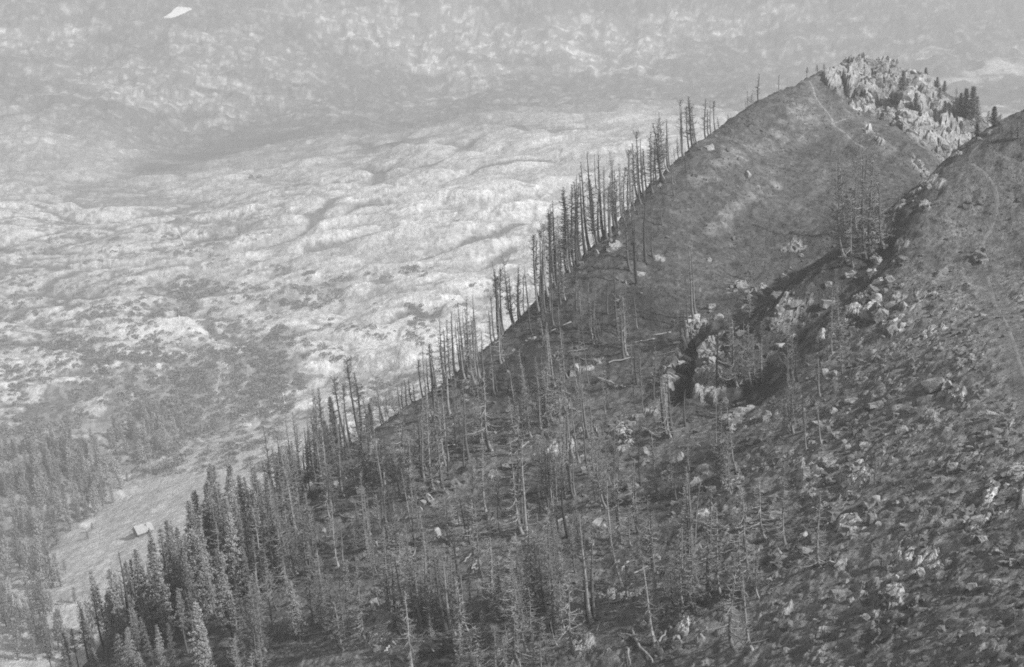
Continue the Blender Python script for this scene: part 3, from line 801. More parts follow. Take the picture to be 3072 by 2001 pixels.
def shrub_proto(seed):
    R = random.Random(seed); cr = MB()
    for k in range(70):
        a = R.uniform(0, 6.28); r = R.random() ** .5; h = (1 - r * r) * R.uniform(.3, 1.0)
        c = Vector((math.cos(a) * r, math.sin(a) * r, h * .9))
        cr.leaf(c, unit(R.uniform(0, 6.28), R.uniform(0, 1.4)) * R.uniform(.25, .5), R.uniform(.09, .18))
    return cr.mesh('shrub', M_SHRUB)
SHRUBS = [shrub_proto(s) for s in (51, 52, 53)]

ORD = ['zeroth', 'first', 'second', 'third', 'fourth', 'fifth', 'sixth', 'seventh', 'eighth', 'ninth', 'tenth', 'eleventh', 'twelfth', 'thirteenth', 'fourteenth', 'fifteenth', 'sixteenth', 'seventeenth', 'eighteenth', 'nineteenth', 'twentieth',
       'twenty-first', 'twenty-second', 'twenty-third', 'twenty-fourth', 'twenty-fifth', 'twenty-sixth', 'twenty-seventh', 'twenty-eighth', 'twenty-ninth', 'thirtieth'] + ['%d-th' % i for i in range(31, 400)]
PENDING = []                       # (px, py, object, description, place phrase)
def queue(o, px, py, what, zone): PENDING.append((px, py, o, what, zone))

def plant_tree(kind, mt, mc, H, loc, height, lean=0.0, girth=1.0, name='dead_pine'):
    root = bpy.data.objects.new(name, None)
    COL.objects.link(root)
    s = height / H
    root.location = loc - Vector((0, 0, .12))
    root.empty_display_size = .3
    root.rotation_euler = (rng.gauss(0, .035), lean + rng.gauss(0, .045), rng.uniform(-.9, .9))
    root.scale = (s * girth, s * girth, s)
    for nm, me in (('trunk', mt), ('crown', mc)):
        c = bpy.data.objects.new(nm, me)
        COL.objects.link(c); c.parent = root
    return root

KINDWORD = {'pole': 'straight bare dead pine', 'tuft': 'tuft-topped dead pine', 'fork': 'forked dead pine', 'bushy': 'twiggy grey dead larch',
            'lowarm': 'long-armed grey dead larch', 'darkbushy': 'dark scorched twiggy pine', 'snag': 'broken dead snag', 'spindle': 'spindly dead sapling',
            'live': 'dark living pine', 'pale': 'pale sunlit living pine', 'cone': 'dense conical living pine', 'far': 'distant conifer', 'farpale': 'distant pale conifer'}
def tree_zone(x, y):
    if y < 330 and x > 2400: return 'beside the rocky peak'
    if x > 2480 and y < 820: return 'before the grassy slope below the peak'
    sk = np.interp(x, [260, 600, 1000, 1400, 1640, 1830, 2060, 2430], [1990, 1620, 1350, 1085, 865, 692, 445, 222])
    if x < 2450 and y < sk + 55:
        if x > 2050: return 'on the upper skyline below the peak'
        if x > 1860: return 'on the high steep part of the skyline'
        if x > 1700: return 'in the tall grove on the skyline'
        if x > 1500: return 'on the skyline below the tall grove'
        if x > 1250: return 'on the middle skyline'
        if x > 1000: return 'on the lower skyline'
        if x > 700: return 'on the low skyline above the gorge'
        return 'along the skyline next to the meadow'
    if y > 1780:
        if x < 420: return 'in the bottom corner beside the meadow'
        if x < 750: return 'at the foot of the living wood'
        if x < 1250: return 'low down right of the living wood'
        if x < 1700: return 'at the bottom edge, mid slope'
        if x < 2050: return 'among the pale stones at the bottom'
        return 'on the dark bottom slope'
    if x < 700: return 'in the living wood below the hut'
    if x < 1000: return 'on the wooded slope below the gorge' if y < 1560 else 'around the hollow above the living wood'
    if y < 1200:
        if x < 1500: return 'just inside the middle skyline'
        if x < 1800: return 'on the burnt slope below the tall grove'
        if x < 2050: return 'left of the pale cliff'
        return 'around the pale cliff'
    if y < 1500:
        if x < 1300: return 'on stony ground below the lower skyline'
        if x < 1650: return 'left of the large burnt patch'
        if x < 2050: return 'below the pale cliff'
        return 'between the pale cliff and the boulder field'
    if x < 1350: return 'on the grey slope above the bottom edge'
    if x < 1700: return 'on the grassy middle slope'
    if x < 2050: return 'under the large burnt patch'
    return 'at the left edge of the boulder field'

sky_y = lambda x: np.interp(x, [260, 600, 1000, 1400, 1640, 1830, 2060, 2430], [1990, 1620, 1350, 1085, 865, 692, 445, 222])
def put_tree(px, py, top, kind, name=None, girth=1.0):
    loc, nor = ridge_cast(px, py)
    if loc is None:
        return
    d = depth_of(loc)
    h = max(2.0, (py - top) * d / FPX * 1.03)
    fam = DEAD.get(kind) or LIVE.get(kind)
    H, mt, mc = rng.choice(fam)
    h = min(h, 24.0)
    if kind in ('pole', 'tuft', 'fork', 'darkbushy'): girth *= 1.3
    elif kind == 'live': girth *= .85
    g = girth * (H / h) ** .35 if h < H else girth * (H / h) ** .25
    if name is None:
        name = {'live': 'living_pine', 'pale': 'living_pine', 'cone': 'living_pine', 'bushy': 'dead_larch', 'lowarm': 'dead_longarm_larch', 'snag': 'dead_snag', 'spindle': 'dead_sapling'}.get(kind, 'dead_pine')  # long-armed trees are dead larches, like the bushy ones
    o = plant_tree(kind, mt, mc, H, loc, h, girth=g, name=name)
    size = 'tall ' if h > 15.5 else ('short ' if h < 8 and kind != 'snag' else '')
    queue(o, px, py, size + KINDWORD[kind], tree_zone(px, py))
    o['category'] = 'tree'
    o['group'] = 'living pines' if kind in LIVE else 'burnt dead trees on the ridge'
    return o

def conv(l, x0, y0, s):
    return [(x0 + a / s, y0 + b / s, y0 + c / s, k) for (a, b, c, k) in l]
TREES = []
TREES += conv([(2195, 285, 140, 'tuft'), (2010, 405, 160, 'darkbushy'), (1925, 430, 290, 'bushy'), (1950, 440, 320, 'bushy'), (1900, 450, 360, 'pole'), (1740, 545, 500, 'darkbushy'), (1660, 575, 470, 'darkbushy'), (1540, 665, 310, 'darkbushy'),
               (1590, 640, 350, 'pole'), (1625, 610, 360, 'tuft'), (1565, 650, 420, 'darkbushy'), (1420, 850, 450, 'darkbushy'), (1440, 740, 460, 'pole'), (1335, 775, 520, 'tuft'), (1300, 800, 620, 'darkbushy'), (1205, 895, 460, 'pole'), (1222, 895, 500, 'pole'), (1270, 860, 720, 'pole'),
               (1135, 975, 680, 'darkbushy'), (1100, 1005, 640, 'pole'), (1060, 1050, 590, 'darkbushy'), (1015, 1065, 700, 'pole'), (1080, 1040, 800, 'pole'), (965, 1150, 600, 'tuft'), (935, 1180, 690, 'darkbushy'), (985, 1120, 720, 'darkbushy'), (855, 1280, 760, 'tuft'), (885, 1280, 790, 'tuft'),
               (815, 1330, 930, 'tuft'), (795, 1345, 1000, 'pole'), (725, 1445, 850, 'pole'), (690, 1440, 1090, 'pole'), (635, 1535, 820, 'fork'), (565, 1640, 850, 'pole'), (590, 1600, 960, 'pole'), (505, 1660, 870, 'pole'), (470, 1700, 980, 'pole'), (400, 1750, 1000, 'pole'), (425, 1720, 1020, 'darkbushy'),
               (345, 1760, 1080, 'darkbushy'), (370, 1780, 1060, 'darkbushy'), (325, 1790, 1180, 'darkbushy'), (300, 1860, 1300, 'darkbushy'), (1247, 1190, 970, 'pole'), (1265, 1180, 980, 'pole'), (1370, 1095, 860, 'pole'), (1255, 1300, 1120, 'snag'), (1155, 1560, 1330, 'pole')], 1600, 150, 2.975)
TREES += conv([(1335, 1120, 410, 'tuft'), (1290, 1110, 490, 'tuft'), (1345, 1150, 440, 'pole'), (1445, 1050, 430, 'pole'), (1460, 1030, 520, 'pole'), (1420, 1070, 600, 'pole'), (1380, 1110, 640, 'darkbushy'), (1235, 1160, 560, 'darkbushy'), (1250, 1300, 760, 'pole'), (1490, 1010, 560, 'darkbushy'),
               (1060, 1300, 900, 'tuft'), (1105, 1275, 900, 'tuft'), (1045, 1310, 770, 'darkbushy'), (1000, 1290, 790, 'darkbushy'), (1150, 1260, 830, 'pole'), (1175, 1540, 1080, 'pole'), (890, 1530, 870, 'tuft'), (845, 1500, 900, 'tuft'), (805, 1540, 1080, 'tuft'), (770, 1520, 1180, 'darkbushy'), (400, 1670, 1020, 'fork'),
               (640, 1790, 1310, 'pole'), (605, 1800, 1330, 'pole'), (560, 1760, 1420, 'bushy'), (1785, 1540, 1000, 'pole'), (1812, 1500, 1060, 'pole'), (1868, 1500, 1150, 'pole'), (2062, 1560, 800, 'pole'), (2100, 1640, 900, 'lowarm'), (2135, 1540, 1000, 'pole'), (2155, 1500, 1050, 'pole'),
               (1635, 1300, 900, 'pole'), (1612, 1300, 1150, 'snag'), (2255, 1480, 1150, 'pole'), (1320, 1330, 880, 'pole'), (1370, 1310, 900, 'pole'), (1475, 1230, 700, 'darkbushy'), (1520, 1190, 830, 'bushy'), (1700, 1480, 1080, 'bushy'), (1950, 1330, 900, 'pole')], 1250, 550, 3.4)
TREES += conv([(2155, 820, 370, 'pole'), (2345, 960, 320, 'pole'), (2315, 940, 330, 'pole'), (2270, 950, 420, 'bushy'), (2230, 900, 440, 'bushy'), (2025, 1000, 450, 'pole'), (1995, 980, 480, 'pole'), (1895, 930, 440, 'tuft'), (1915, 960, 530, 'pole'), (1840, 1375, 600, 'pole'), (1835, 1000, 620, 'pole'), (1770, 1000, 600, 'tuft'), (1690, 1000, 800, 'darkbushy'),
               (1655, 960, 720, 'darkbushy'), (1605, 960, 690, 'darkbushy'), (1565, 1050, 770, 'darkbushy'), (1505, 1020, 830, 'bushy'), (1545, 1080, 770, 'pole'), (1425, 1080, 860, 'bushy'), (1400, 1100, 850, 'bushy'), (1370, 1240, 730, 'pole'), (1345, 1150, 900, 'bushy'), (1135, 1560, 690, 'tuft'), (1035, 1340, 710, 'tuft'), (1000, 1480, 750, 'tuft'), (915, 1560, 1000, 'cone'),
               (695, 1480, 1010, 'fork'), (645, 1450, 980, 'fork'), (605, 1400, 1020, 'pole'), (515, 1560, 1060, 'pole'), (440, 1500, 1150, 'live'), (400, 1490, 1160, 'live'), (285, 1420, 1220, 'live'), (200, 1560, 1380, 'live'), (1265, 1200, 930, 'darkbushy'), (1215, 1180, 960, 'bushy'), (1250, 1340, 1050, 'cone'), (1160, 1250, 1000, 'bushy'), (1500, 1240, 1000, 'bushy'), (820, 1440, 1080, 'cone')], 750, 850, 3.4)
TREES += conv([(1325, 1205, 590, 'lowarm'), (1345, 1190, 650, 'pole'), (1610, 955, 340, 'pole'), (2140, 1000, 440, 'lowarm'), (2275, 810, 150, 'pole'), (2295, 825, 170, 'pole'), (1705, 1545, 720, 'pole'), (1885, 1450, 900, 'pole'), (1925, 1400, 780, 'pole'), (1945, 1380, 860, 'pole'), (1855, 1320, 930, 'bushy'), (1025, 955, 480, 'pole'), (985, 1085, 600, 'pole'),
               (850, 1175, 780, 'pole'), (775, 1235, 760, 'pole'), (800, 1160, 780, 'darkbushy'), (690, 1450, 950, 'pole'), (750, 1420, 980, 'darkbushy'), (1085, 800, 420, 'pole'), (745, 720, 380, 'pole'), (675, 810, 560, 'pole'), (1655, 490, 200, 'pole'), (1455, 580, 150, 'pole'), (1495, 560, 90, 'pole'), (1430, 400, 80, 'pole'), (1040, 860, 520, 'bushy'), (1220, 800, 380, 'bushy'),
               (1160, 700, 320, 'bushy'), (1280, 700, 400, 'bushy'), (1550, 600, 300, 'bushy'), (1760, 400, 90, 'bushy'), (2000, 640, 250, 'bushy'), (1880, 700, 360, 'bushy'), (2090, 760, 380, 'lowarm'), (1130, 1480, 1000, 'bushy'), (960, 1540, 1150, 'pole'), (920, 1500, 1180, 'darkbushy'), (2030, 1480, 1000, 'bushy'), (2200, 1500, 1150, 'pole'), (2050, 1760, 1320, 'lowarm'), (1600, 1500, 1180, 'bushy'),
               (600, 1130, 700, 'live'), (520, 1180, 760, 'live'), (450, 1180, 830, 'live'), (380, 1230, 900, 'live'), (640, 1200, 780, 'live'), (720, 1000, 600, 'bushy'), (880, 700, 300, 'bushy'), (960, 620, 240, 'live'), (900, 900, 520, 'live'), (820, 820, 380, 'bushy'), (1330, 600, 240, 'bushy')], 600, 1200, 3.4)
TREES += conv([(690, 640, 100, 'lowarm'), (715, 620, 60, 'pole'), (1222, 870, 190, 'lowarm'), (1245, 875, 300, 'pole'), (1205, 860, 210, 'pole'), (1638, 450, -60, 'lowarm'), (1702, 412, 110, 'pole'), (1660, 400, 100, 'pole'), (1950, 600, -80, 'pole'), (1975, 560, -60, 'lowarm'), (2003, 480, 60, 'pole'), (2085, 865, 400, 'pole'), (2125, 875, 500, 'pole'), (2060, 850, 420, 'lowarm'), (2252, 1010, 460, 'pole'),
               (1112, 1380, 720, 'pole'), (1142, 1170, 640, 'pole'), (1582, 1400, 700, 'pole'), (1632, 1370, 960, 'pole'), (495, 1510, 1120, 'pole'), (600, 1540, 700, 'lowarm'), (580, 1530, 760, 'pole'), (170, 1160, 320, 'pole'), (275, 1260, 760, 'lowarm'), (240, 1200, 720, 'pole'), (925, 1390, 740, 'pole'), (905, 1530, 1030, 'lowarm'), (870, 1250, 680, 'bushy'), (1540, 1340, 720, 'bushy'), (1360, 1090, 660, 'pole'),
               (770, 690, 500, 'snag'), (60, 1080, 700, 'bushy'), (30, 1170, 420, 'pole'), (120, 1440, 1060, 'bushy'), (40, 1440, 1100, 'pole'), (430, 850, 560, 'pole'), (470, 830, 560, 'pole'), (520, 740, 300, 'pole'), (1080, 940, 560, 'bushy'), (1500, 1120, 760, 'bushy')], 1300, 900, 3.4)
TREES += conv([(615, 865, 60, 'pole'), (640, 820, 100, 'pole'), (1065, 1560, 860, 'lowarm'), (1045, 1500, 900, 'pole'), (862, 1550, 880, 'pole'), (1215, 1560, 900, 'bushy'), (1265, 1520, 1100, 'lowarm'), (1335, 1490, 1040, 'lowarm'), (2110, 1160, 540, 'bushy'), (2140, 1440, 1020, 'bushy'), (1895, 1640, 1240, 'pole'), (1910, 1660, 1280, 'pole'), (540, 1100, 700, 'pole'), (500, 1090, 720, 'lowarm'),
               (570, 980, 620, 'pole'), (1010, 1260, 760, 'bushy'), (1190, 860, 560, 'bushy'), (1250, 330, 130, 'pole'), (1210, 480, 200, 'bushy')], 1900, 700, 3.4)
TREES += [(2535, 770, 500, 'bushy'), (2650, 740, 500, 'bushy'), (2570, 690, 440, 'bushy'), (2610, 740, 430, 'bushy'), (2600, 778, 445, 'bushy'), (2548, 742, 470, 'bushy'), (2582, 720, 455, 'pole'), (2630, 700, 460, 'bushy'), (2560, 800, 600, 'lowarm'), (2615, 770, 590, 'snag')]
TREES += conv([(55, 1030, 330, 'lowarm'), (235, 1550, 660, 'bushy'), (220, 1400, 820, 'lowarm'), (480, 1510, 380, 'bushy'), (515, 1530, 420, 'pole'), (540, 1520, 480, 'pole'), (582, 1515, 440, 'pole'), (692, 1550, 560, 'lowarm'), (470, 1380, 560, 'bushy'), (1055, 1450, 600, 'lowarm'), (1185, 1085, 540, 'lowarm'), (1360, 1140, 420, 'bushy'), (1672, 1330, 640, 'lowarm'), (1682, 235, -160, 'pole'), (1548, 285, -40, 'pole'),
               (1260, 420, 100, 'bushy'), (2160, 600, 300, 'bushy'), (505, 480, 60, 'bushy'), (1130, 1620, 1100, 'bushy')], 1900, 1250, 2.975)
TREES += conv([(135, 435, -250, 'lowarm'), (168, 300, -250, 'pole'), (100, 420, -180, 'pole'), (965, 840, -160, 'pole'), (910, 850, -120, 'lowarm'), (935, 800, -100, 'pole'), (895, 820, -80, 'bushy'), (422, 1060, 400, 'lowarm'), (352, 880, 420, 'pole'), (385, 980, 460, 'pole'), (1832, 1040, 260, 'pole'), (1935, 930, 210, 'lowarm'), (2102, 840, 60, 'lowarm'), (1905, 900, 300, 'pole'), (2305, 1580, 700, 'lowarm'),
               (712, 1540, 1100, 'pole'), (940, 1420, 930, 'pole'), (262, 1540, 1150, 'bushy'), (190, 1560, 1080, 'bushy'), (540, 1500, 1200, 'snag'), (1500, 900, 420, 'bushy'), (1450, 1250, 700, 'bushy'), (1760, 560, 200, 'bushy'), (2010, 960, 560, 'bushy'), (1640, 1000, 560, 'bushy')], 1300, 1350, 3.4)
TREES += conv([(1715, 790, -250, 'pole'), (1740, 770, -180, 'pole'), (1690, 790, -160, 'pole'), (1550, 1000, 250, 'lowarm'), (1395, 900, 200, 'pole'), (1385, 640, -60, 'bushy'), (2285, 980, 200, 'lowarm'), (960, 1240, 880, 'pole'), (1100, 1270, 820, 'bushy'), (1210, 1280, 850, 'pole'), (1280, 1290, 880, 'pole'), (490, 700, 330, 'bushy'), (535, 620, 300, 'pole'), (950, 760, 380, 'bushy'), (1400, 990, 740, 'snag'),
               (1320, 1150, 700, 'bushy'), (2060, 1250, 900, 'snag'), (780, 1000, 620, 'bushy'), (300, 1050, 700, 'bushy'), (60, 900, 460, 'bushy'), (150, 1200, 800, 'bushy'), (720, 1260, 960, 'bushy')], 1200, 1600, 2.975)
TREES += conv([(1310, 1150, 380, 'pale'), (1200, 1300, 760, 'pale'), (1750, 1620, 830, 'pale'), (1800, 1700, 1080, 'pale'), (1990, 1150, 320, 'pale'), (650, 1640, 1330, 'pale'), (910, 1600, 1180, 'pale'), (1110, 1650, 1370, 'pale'), (720, 1350, 500, 'live'), (760, 1200, 560, 'live'), (1005, 1480, 460, 'live'), (1060, 1050, 430, 'live'), (1100, 1250, 420, 'live'), (1160, 1060, 330, 'live'), (1250, 1000, 250, 'live'),
               (1330, 960, 70, 'live'), (1430, 980, 90, 'live'), (1500, 900, 20, 'live'), (1650, 1250, 330, 'live'), (1620, 1150, 180, 'live'), (1780, 900, 130, 'live'), (430, 1250, 720, 'live'), (570, 1450, 860, 'live'), (950, 1350, 530, 'live'), (860, 1560, 1040, 'pole'), (1345, 1180, 640, 'live'), (1440, 1180, 500, 'live'), (360, 1500, 980, 'live'), (480, 1650, 1120, 'live'),
               (250, 1650, 1050, 'live'), (1580, 1400, 700, 'live'), (1450, 1600, 1050, 'live'), (1300, 1650, 1150, 'live'), (2090, 1200, 780, 'pole'), (2060, 1320, 860, 'pole'), (2300, 790, 180, 'lowarm'), (2250, 760, 240, 'pole'), (1880, 1050, 560, 'live'), (1700, 800, 60, 'live'), (1950, 700, 30, 'bushy'), (2050, 820, 160, 'bushy'), (2380, 1360, 900, 'pole'), (2200, 1560, 1100, 'bushy'), (2350, 1620, 1200, 'bushy'),
               (1020, 1660, 1150, 'live'), (780, 1660, 1250, 'live'), (2120, 1600, 1150, 'bushy'), (1860, 840, 420, 'live'), (1560, 1000, 420, 'live')], 100, 1546, 3.4)
R5 = random.Random(21)
def fill(n, x0, x1, y0, y1, kinds, hpx):
    c = 0
    while c < n:
        ax, ay = R5.uniform(x0, x1), R5.uniform(y0, y1)
        k0 = R5.choice(kinds); m = R5.choice((1, 2, 3, 5, 6))
        for _ in range(m):
            x, y = ax + R5.gauss(0, 26) * (m > 1), ay + R5.gauss(0, 14) * (m > 1)
            if y < sky_y(x) + 8 or c >= n: break
            c += 1
            h = hpx * R5.uniform(.55, 1.25)
            TREES.append((x, y, y - h, k0 if R5.random() < .6 else R5.choice(kinds)))
fill(46, 640, 1000, 1480, 1780, ('bushy', 'bushy', 'pole', 'darkbushy', 'live', 'lowarm'), 210)
fill(42, 800, 1300, 1280, 1560, ('bushy', 'pole', 'bushy', 'darkbushy', 'lowarm'), 210)
fill(26, 1150, 1560, 1120, 1420, ('bushy', 'pole', 'pole', 'lowarm'), 200)
fill(20, 1000, 1400, 1560, 1900, ('bushy', 'bushy', 'lowarm', 'pole'), 220)
fill(22, 1350, 1900, 1700, 2080, ('bushy', 'bushy', 'lowarm'), 240)
fill(12, 1900, 2350, 1550, 1950, ('bushy', 'lowarm'), 240)
fill(28, 360, 760, 1760, 2080, ('live', 'live', 'pale', 'bushy', 'pole'), 240)
fill(24, 420, 820, 1560, 1800, ('live', 'live', 'bushy', 'pale', 'bushy', 'spindle'), 200)
fill(40, 1250, 1750, 1150, 1560, ('bushy', 'bushy', 'pole', 'lowarm', 'spindle', 'spindle'), 190)
fill(46, 1000, 1800, 1450, 1850, ('bushy', 'bushy', 'lowarm', 'spindle', 'spindle', 'snag'), 200)
fill(34, 1000, 1900, 1800, 2120, ('bushy', 'bushy', 'spindle', 'lowarm'), 220)
fill(26, 1750, 2350, 1200, 1700, ('bushy', 'lowarm', 'spindle', 'spindle'), 210)
fill(14, 2150, 2500, 950, 1300, ('bushy', 'spindle', 'spindle'), 170)
fill(30, 600, 1000, 1450, 1800, ('spindle', 'bushy', 'spindle', 'live'), 200)
for _ in range(38):
    x = R5.choice((R5.uniform(1640, 1860), R5.uniform(1700, 2150), R5.uniform(1500, 1700))); y = sky_y(x) + R5.uniform(2, 26)
    TREES.append((x, y, y - np.interp(x, [1500, 1750, 2000, 2250], [190, 240, 160, 80]) * R5.uniform(.6, 1.15), R5.choice(('darkbushy', 'tuft', 'pole', 'bushy'))))
fill(40, 320, 620, 1700, 2040, ('live', 'live', 'pale', 'bushy'), 200)
fill(16, 620, 900, 1560, 1960, ('live', 'bushy', 'bushy', 'pale'), 200)
fill(26, 700, 1150, 1780, 2060, ('bushy', 'bushy', 'lowarm', 'spindle', 'live'), 210)
fill(14, 1300, 2100, 1000, 1600, ('lowarm', 'lowarm', 'snag'), 190)
fill(10, 1560, 1990, 760, 1000, ('pole', 'darkbushy'), 190)
for (a, b, c, k) in TREES:
    put_tree(a, b, c, k)
# conifers round the peak (prototype needles, dark)
PEAKT = conv([(80, 320, 205, 'live'), (120, 300, 240, 'live'), (190, 250, 155, 'live'), (260, 220, 160, 'live'), (1060, 520, 270, 'cone'), (1100, 560, 330, 'cone'), (1030, 300, 200, 'live'), (1160, 620, 480, 'cone'), (1230, 740, 560, 'cone'), (1330, 390, 290, 'cone'), (1400, 440, 340, 'cone'), (1460, 500, 390, 'cone'), (1530, 540, 430, 'cone'), (1590, 520, 370, 'live'), (1650, 560, 440, 'live'),
               (1480, 620, 500, 'cone'), (1420, 580, 470, 'cone'), (1260, 800, 680, 'cone'), (1750, 820, 520, 'cone'), (1820, 960, 510, 'cone'), (1870, 900, 600, 'cone'), (1660, 780, 610, 'cone'), (1700, 760, 560, 'cone'), (1990, 840, 690, 'live'), (2060, 900, 700, 'cone'), (2120, 980, 780, 'live'), (1440, 860, 720, 'cone'), (1540, 760, 640, 'cone'), (2300, 1040, 860, 'live'), (2360, 1040, 880, 'live'), (2240, 1020, 900, 'live'), (1880, 1010, 880, 'cone')], 2400, 120, 3.52)
for (a, b, c, k) in [t for i, t in enumerate(PEAKT) if i % 3 != 1 or t[0] > 2880]:
    put_tree(a, b, c, k, girth=1.6)

# ------------------------------------------------------------------ rocks
def rock_mesh(name, seed, cuts=6, sub=0, flat=1.0):
    """angular block: a box whose corners are split off along random cleavage planes"""
    R = random.Random(seed)
    bm = bmesh.new()
    bmesh.ops.create_cube(bm, size=1.0)
    for v in bm.verts:
        v.co += Vector((R.uniform(-.16, .16), R.uniform(-.16, .16), R.uniform(-.16, .16)))
    for _ in range(cuts):
        n = Vector((R.gauss(0, 1), R.gauss(0, 1), R.gauss(0, 1))).normalized()
        g = bm.verts[:] + bm.edges[:] + bm.faces[:]
        r = bmesh.ops.bisect_plane(bm, geom=g, plane_co=n * R.uniform(.36, .56), plane_no=n, clear_outer=True)
        ed = [e for e in r['geom_cut'] if isinstance(e, bmesh.types.BMEdge)]
        if ed:
            bmesh.ops.contextual_create(bm, geom=ed)
    bmesh.ops.recalc_face_normals(bm, faces=bm.faces[:])
    if sub:
        bmesh.ops.triangulate(bm, faces=bm.faces[:])
        bmesh.ops.subdivide_edges(bm, edges=bm.edges[:], cuts=sub, use_grid_fill=True)
        for v in bm.verts:
            q = v.co * 4 + Vector((seed * 3.1, seed * 1.7, 0))
            v.co += v.co.normalized() * (mnoise.noise(q) * .16 + mnoise.noise(q * 2.6) * .08)
    me = bpy.data.meshes.new(name)
    bm.to_mesh(me); bm.free()
    me.materials.append(M_ROCK)
    return me
ROCKS = [rock_mesh('boulder', s, 8, 1) for s in range(60, 72)]
BLOCKS = [rock_mesh('block', s, 7, 2) for s in range(80, 92)]

def size_px(p, w): return w * depth_of(p) / FPX
TILT_ST = math.radians(38)
def put_rock(me, loc, w, h, dp, tilt, parent=None, name='boulder'):
    o = bpy.data.objects.new(name, me)
    COL.objects.link(o)
    M = Matrix.Translation(loc) @ Matrix.Rotation(rng.uniform(-.4, .4), 4, 'Z') @ Matrix.Rotation(-tilt, 4, 'Y') @ Matrix.Rotation(rng.uniform(-.35, .35), 4, 'X')
    M = M @ Matrix.Diagonal((w, dp, h, 1))
    if parent is not None:
        o.parent = parent
        M = parent.matrix_world.inverted() @ M
        o.matrix_parent_inverse = Matrix.Identity(4)
        o.matrix_basis = M
    else:
        o.matrix_world = M
    return o

def outcrop(name, label, cat, cx, cy, blocks, tilt, group=None, spread=.15):
    loc, _ = ridge_cast(cx, cy)
    root = bpy.data.objects.new(name, None); COL.objects.link(root)
    root.location = loc; root.matrix_world = Matrix.Translation(loc)
    tag(root, label, cat, group)
    for (px, py, w, h) in blocks:
        p, n = ridge_cast(px, py)
        if p is None: continue
        W, Hh = size_px(p, w), size_px(p, h)
        pieces = 5 if W > 3.5 else (4 if W > 1.6 else 2)
        for _k in range(pieces):
          q, _n = ridge_cast(px + rng.uniform(-.32, .32) * w, py + rng.uniform(-.32, .32) * h) if _k else (p, n)
          if q is None: continue
          f = rng.uniform(.34, .6)
          t = tilt + rng.uniform(-spread, spread)
          put_rock(rng.choice(BLOCKS), q + Vector((0, 0, -.10 * Hh * f)), W * 1.35 * f, Hh * 1.5 * f, (W + Hh) * .6 * f * rng.uniform(.7, 1.1), t, root, 'block')
    return root
PK = [(520, 265, 60, 60), (620, 190, 70, 60), (480, 200, 80, 40), (740, 250, 110, 110), (830, 180, 50, 50), (860, 240, 90, 60), (930, 190, 35, 90), (970, 280, 60, 150), (690, 420, 60, 100), (760, 420, 80, 90), (820, 400, 100, 200), (930, 440, 120, 180), (990, 500, 90, 160), (1060, 590, 150, 140),
      (1240, 450, 230, 220), (1320, 560, 100, 150), (1220, 335, 110, 35), (620, 510, 70, 120), (545, 530, 60, 130), (580, 640, 60, 90), (440, 500, 50, 70), (700, 620, 120, 90), (740, 660, 100, 70), (680, 720, 60, 80), (880, 640, 140, 80), (960, 740, 90, 120), (900, 840, 140, 120), (1140, 790, 180, 140), (1180, 700, 120, 90),
      (1060, 880, 150, 60), (1180, 970, 140, 60), (620, 800, 40, 80), (700, 970, 60, 80), (1300, 1090, 110, 70), (1420, 700, 90, 100), (1650, 560, 70, 80), (1330, 870, 80, 60), (260, 270, 35, 40), (350, 270, 28, 28), (410, 340, 50, 60), (880, 320, 90, 90), (780, 560, 90, 70), (1040, 720, 90, 70), (640, 320, 70, 50)]
outcrop('rock_crag', 'pale blocky rock crag crowning the grassy peak', 'crag', 2640, 300, [(2400 + a / 3.52, 120 + b / 3.52, w / 3.52, h / 3.52) for a, b, w, h in PK], math.radians(-25), spread=.5)
SD = [(1560, 1080, 150, 50), (1550, 1140, 110, 70), (1650, 1200, 110, 130), (1470, 1230, 120, 70), (1730, 1080, 90, 50), (1730, 900, 170, 180), (1560, 960, 60, 90), (1900, 1040, 80, 40), (2000, 990, 60, 80)]
outcrop('rock_outcrop', 'pale slabs in the saddle right of the peak', 'rock outcrop', 2860, 420, [(2400 + a / 3.52, 120 + b / 3.52, w / 3.52, h / 3.52) for a, b, w, h in SD], math.radians(-15), spread=.4)
GU = [(1240, 1300, 110, 170), (1310, 1380, 80, 120), (1320, 1520, 130, 110), (1190, 1230, 60, 60), (1280, 1440, 70, 70)]
outcrop('rock_outcrop', 'pale rock streak dropping into the gully below the saddle', 'rock outcrop', 2760, 500, [(2400 + a / 3.52, 120 + b / 3.52, w / 3.52, h / 3.52) for a, b, w, h in GU], math.radians(-40), spread=.4)
CL = [(720, 1180, 120, 180), (790, 1120, 140, 160), (800, 1290, 160, 180), (700, 1330, 120, 160), (760, 1450, 190, 180), (680, 1480, 120, 150), (830, 1420, 110, 160), (640, 1270, 50, 120), (740, 1250, 120, 120)]
outcrop('pale_cliff', 'tall pale cliff right of the dark cleft in mid slope', 'cliff', 2115, 1100, [(1900 + a / 3.4, 700 + b / 3.4, w / 3.4, h / 3.4) for a, b, w, h in CL], math.radians(40), spread=.3)
CL2 = [(480, 1340, 150, 200), (360, 1430, 120, 180), (440, 1480, 140, 140), (300, 1520, 90, 110), (520, 1290, 70, 130)]
outcrop('pale_cliff', 'pale leaning rock slabs left of the dark cleft', 'cliff', 2035, 1110, [(1900 + a / 3.4, 700 + b / 3.4, w / 3.4, h / 3.4) for a, b, w, h in CL2], math.radians(52), spread=.2)
outcrop('rock_outcrop', 'pale knob of rock just above the dark cleft', 'rock outcrop', 2085, 975, [(1900 + a / 3.4, 700 + b / 3.4, w / 3.4, h / 3.4) for a, b, w, h in [(640, 910, 120, 90), (600, 990, 90, 80), (620, 1060, 70, 60), (560, 960, 60, 60)]], math.radians(45))
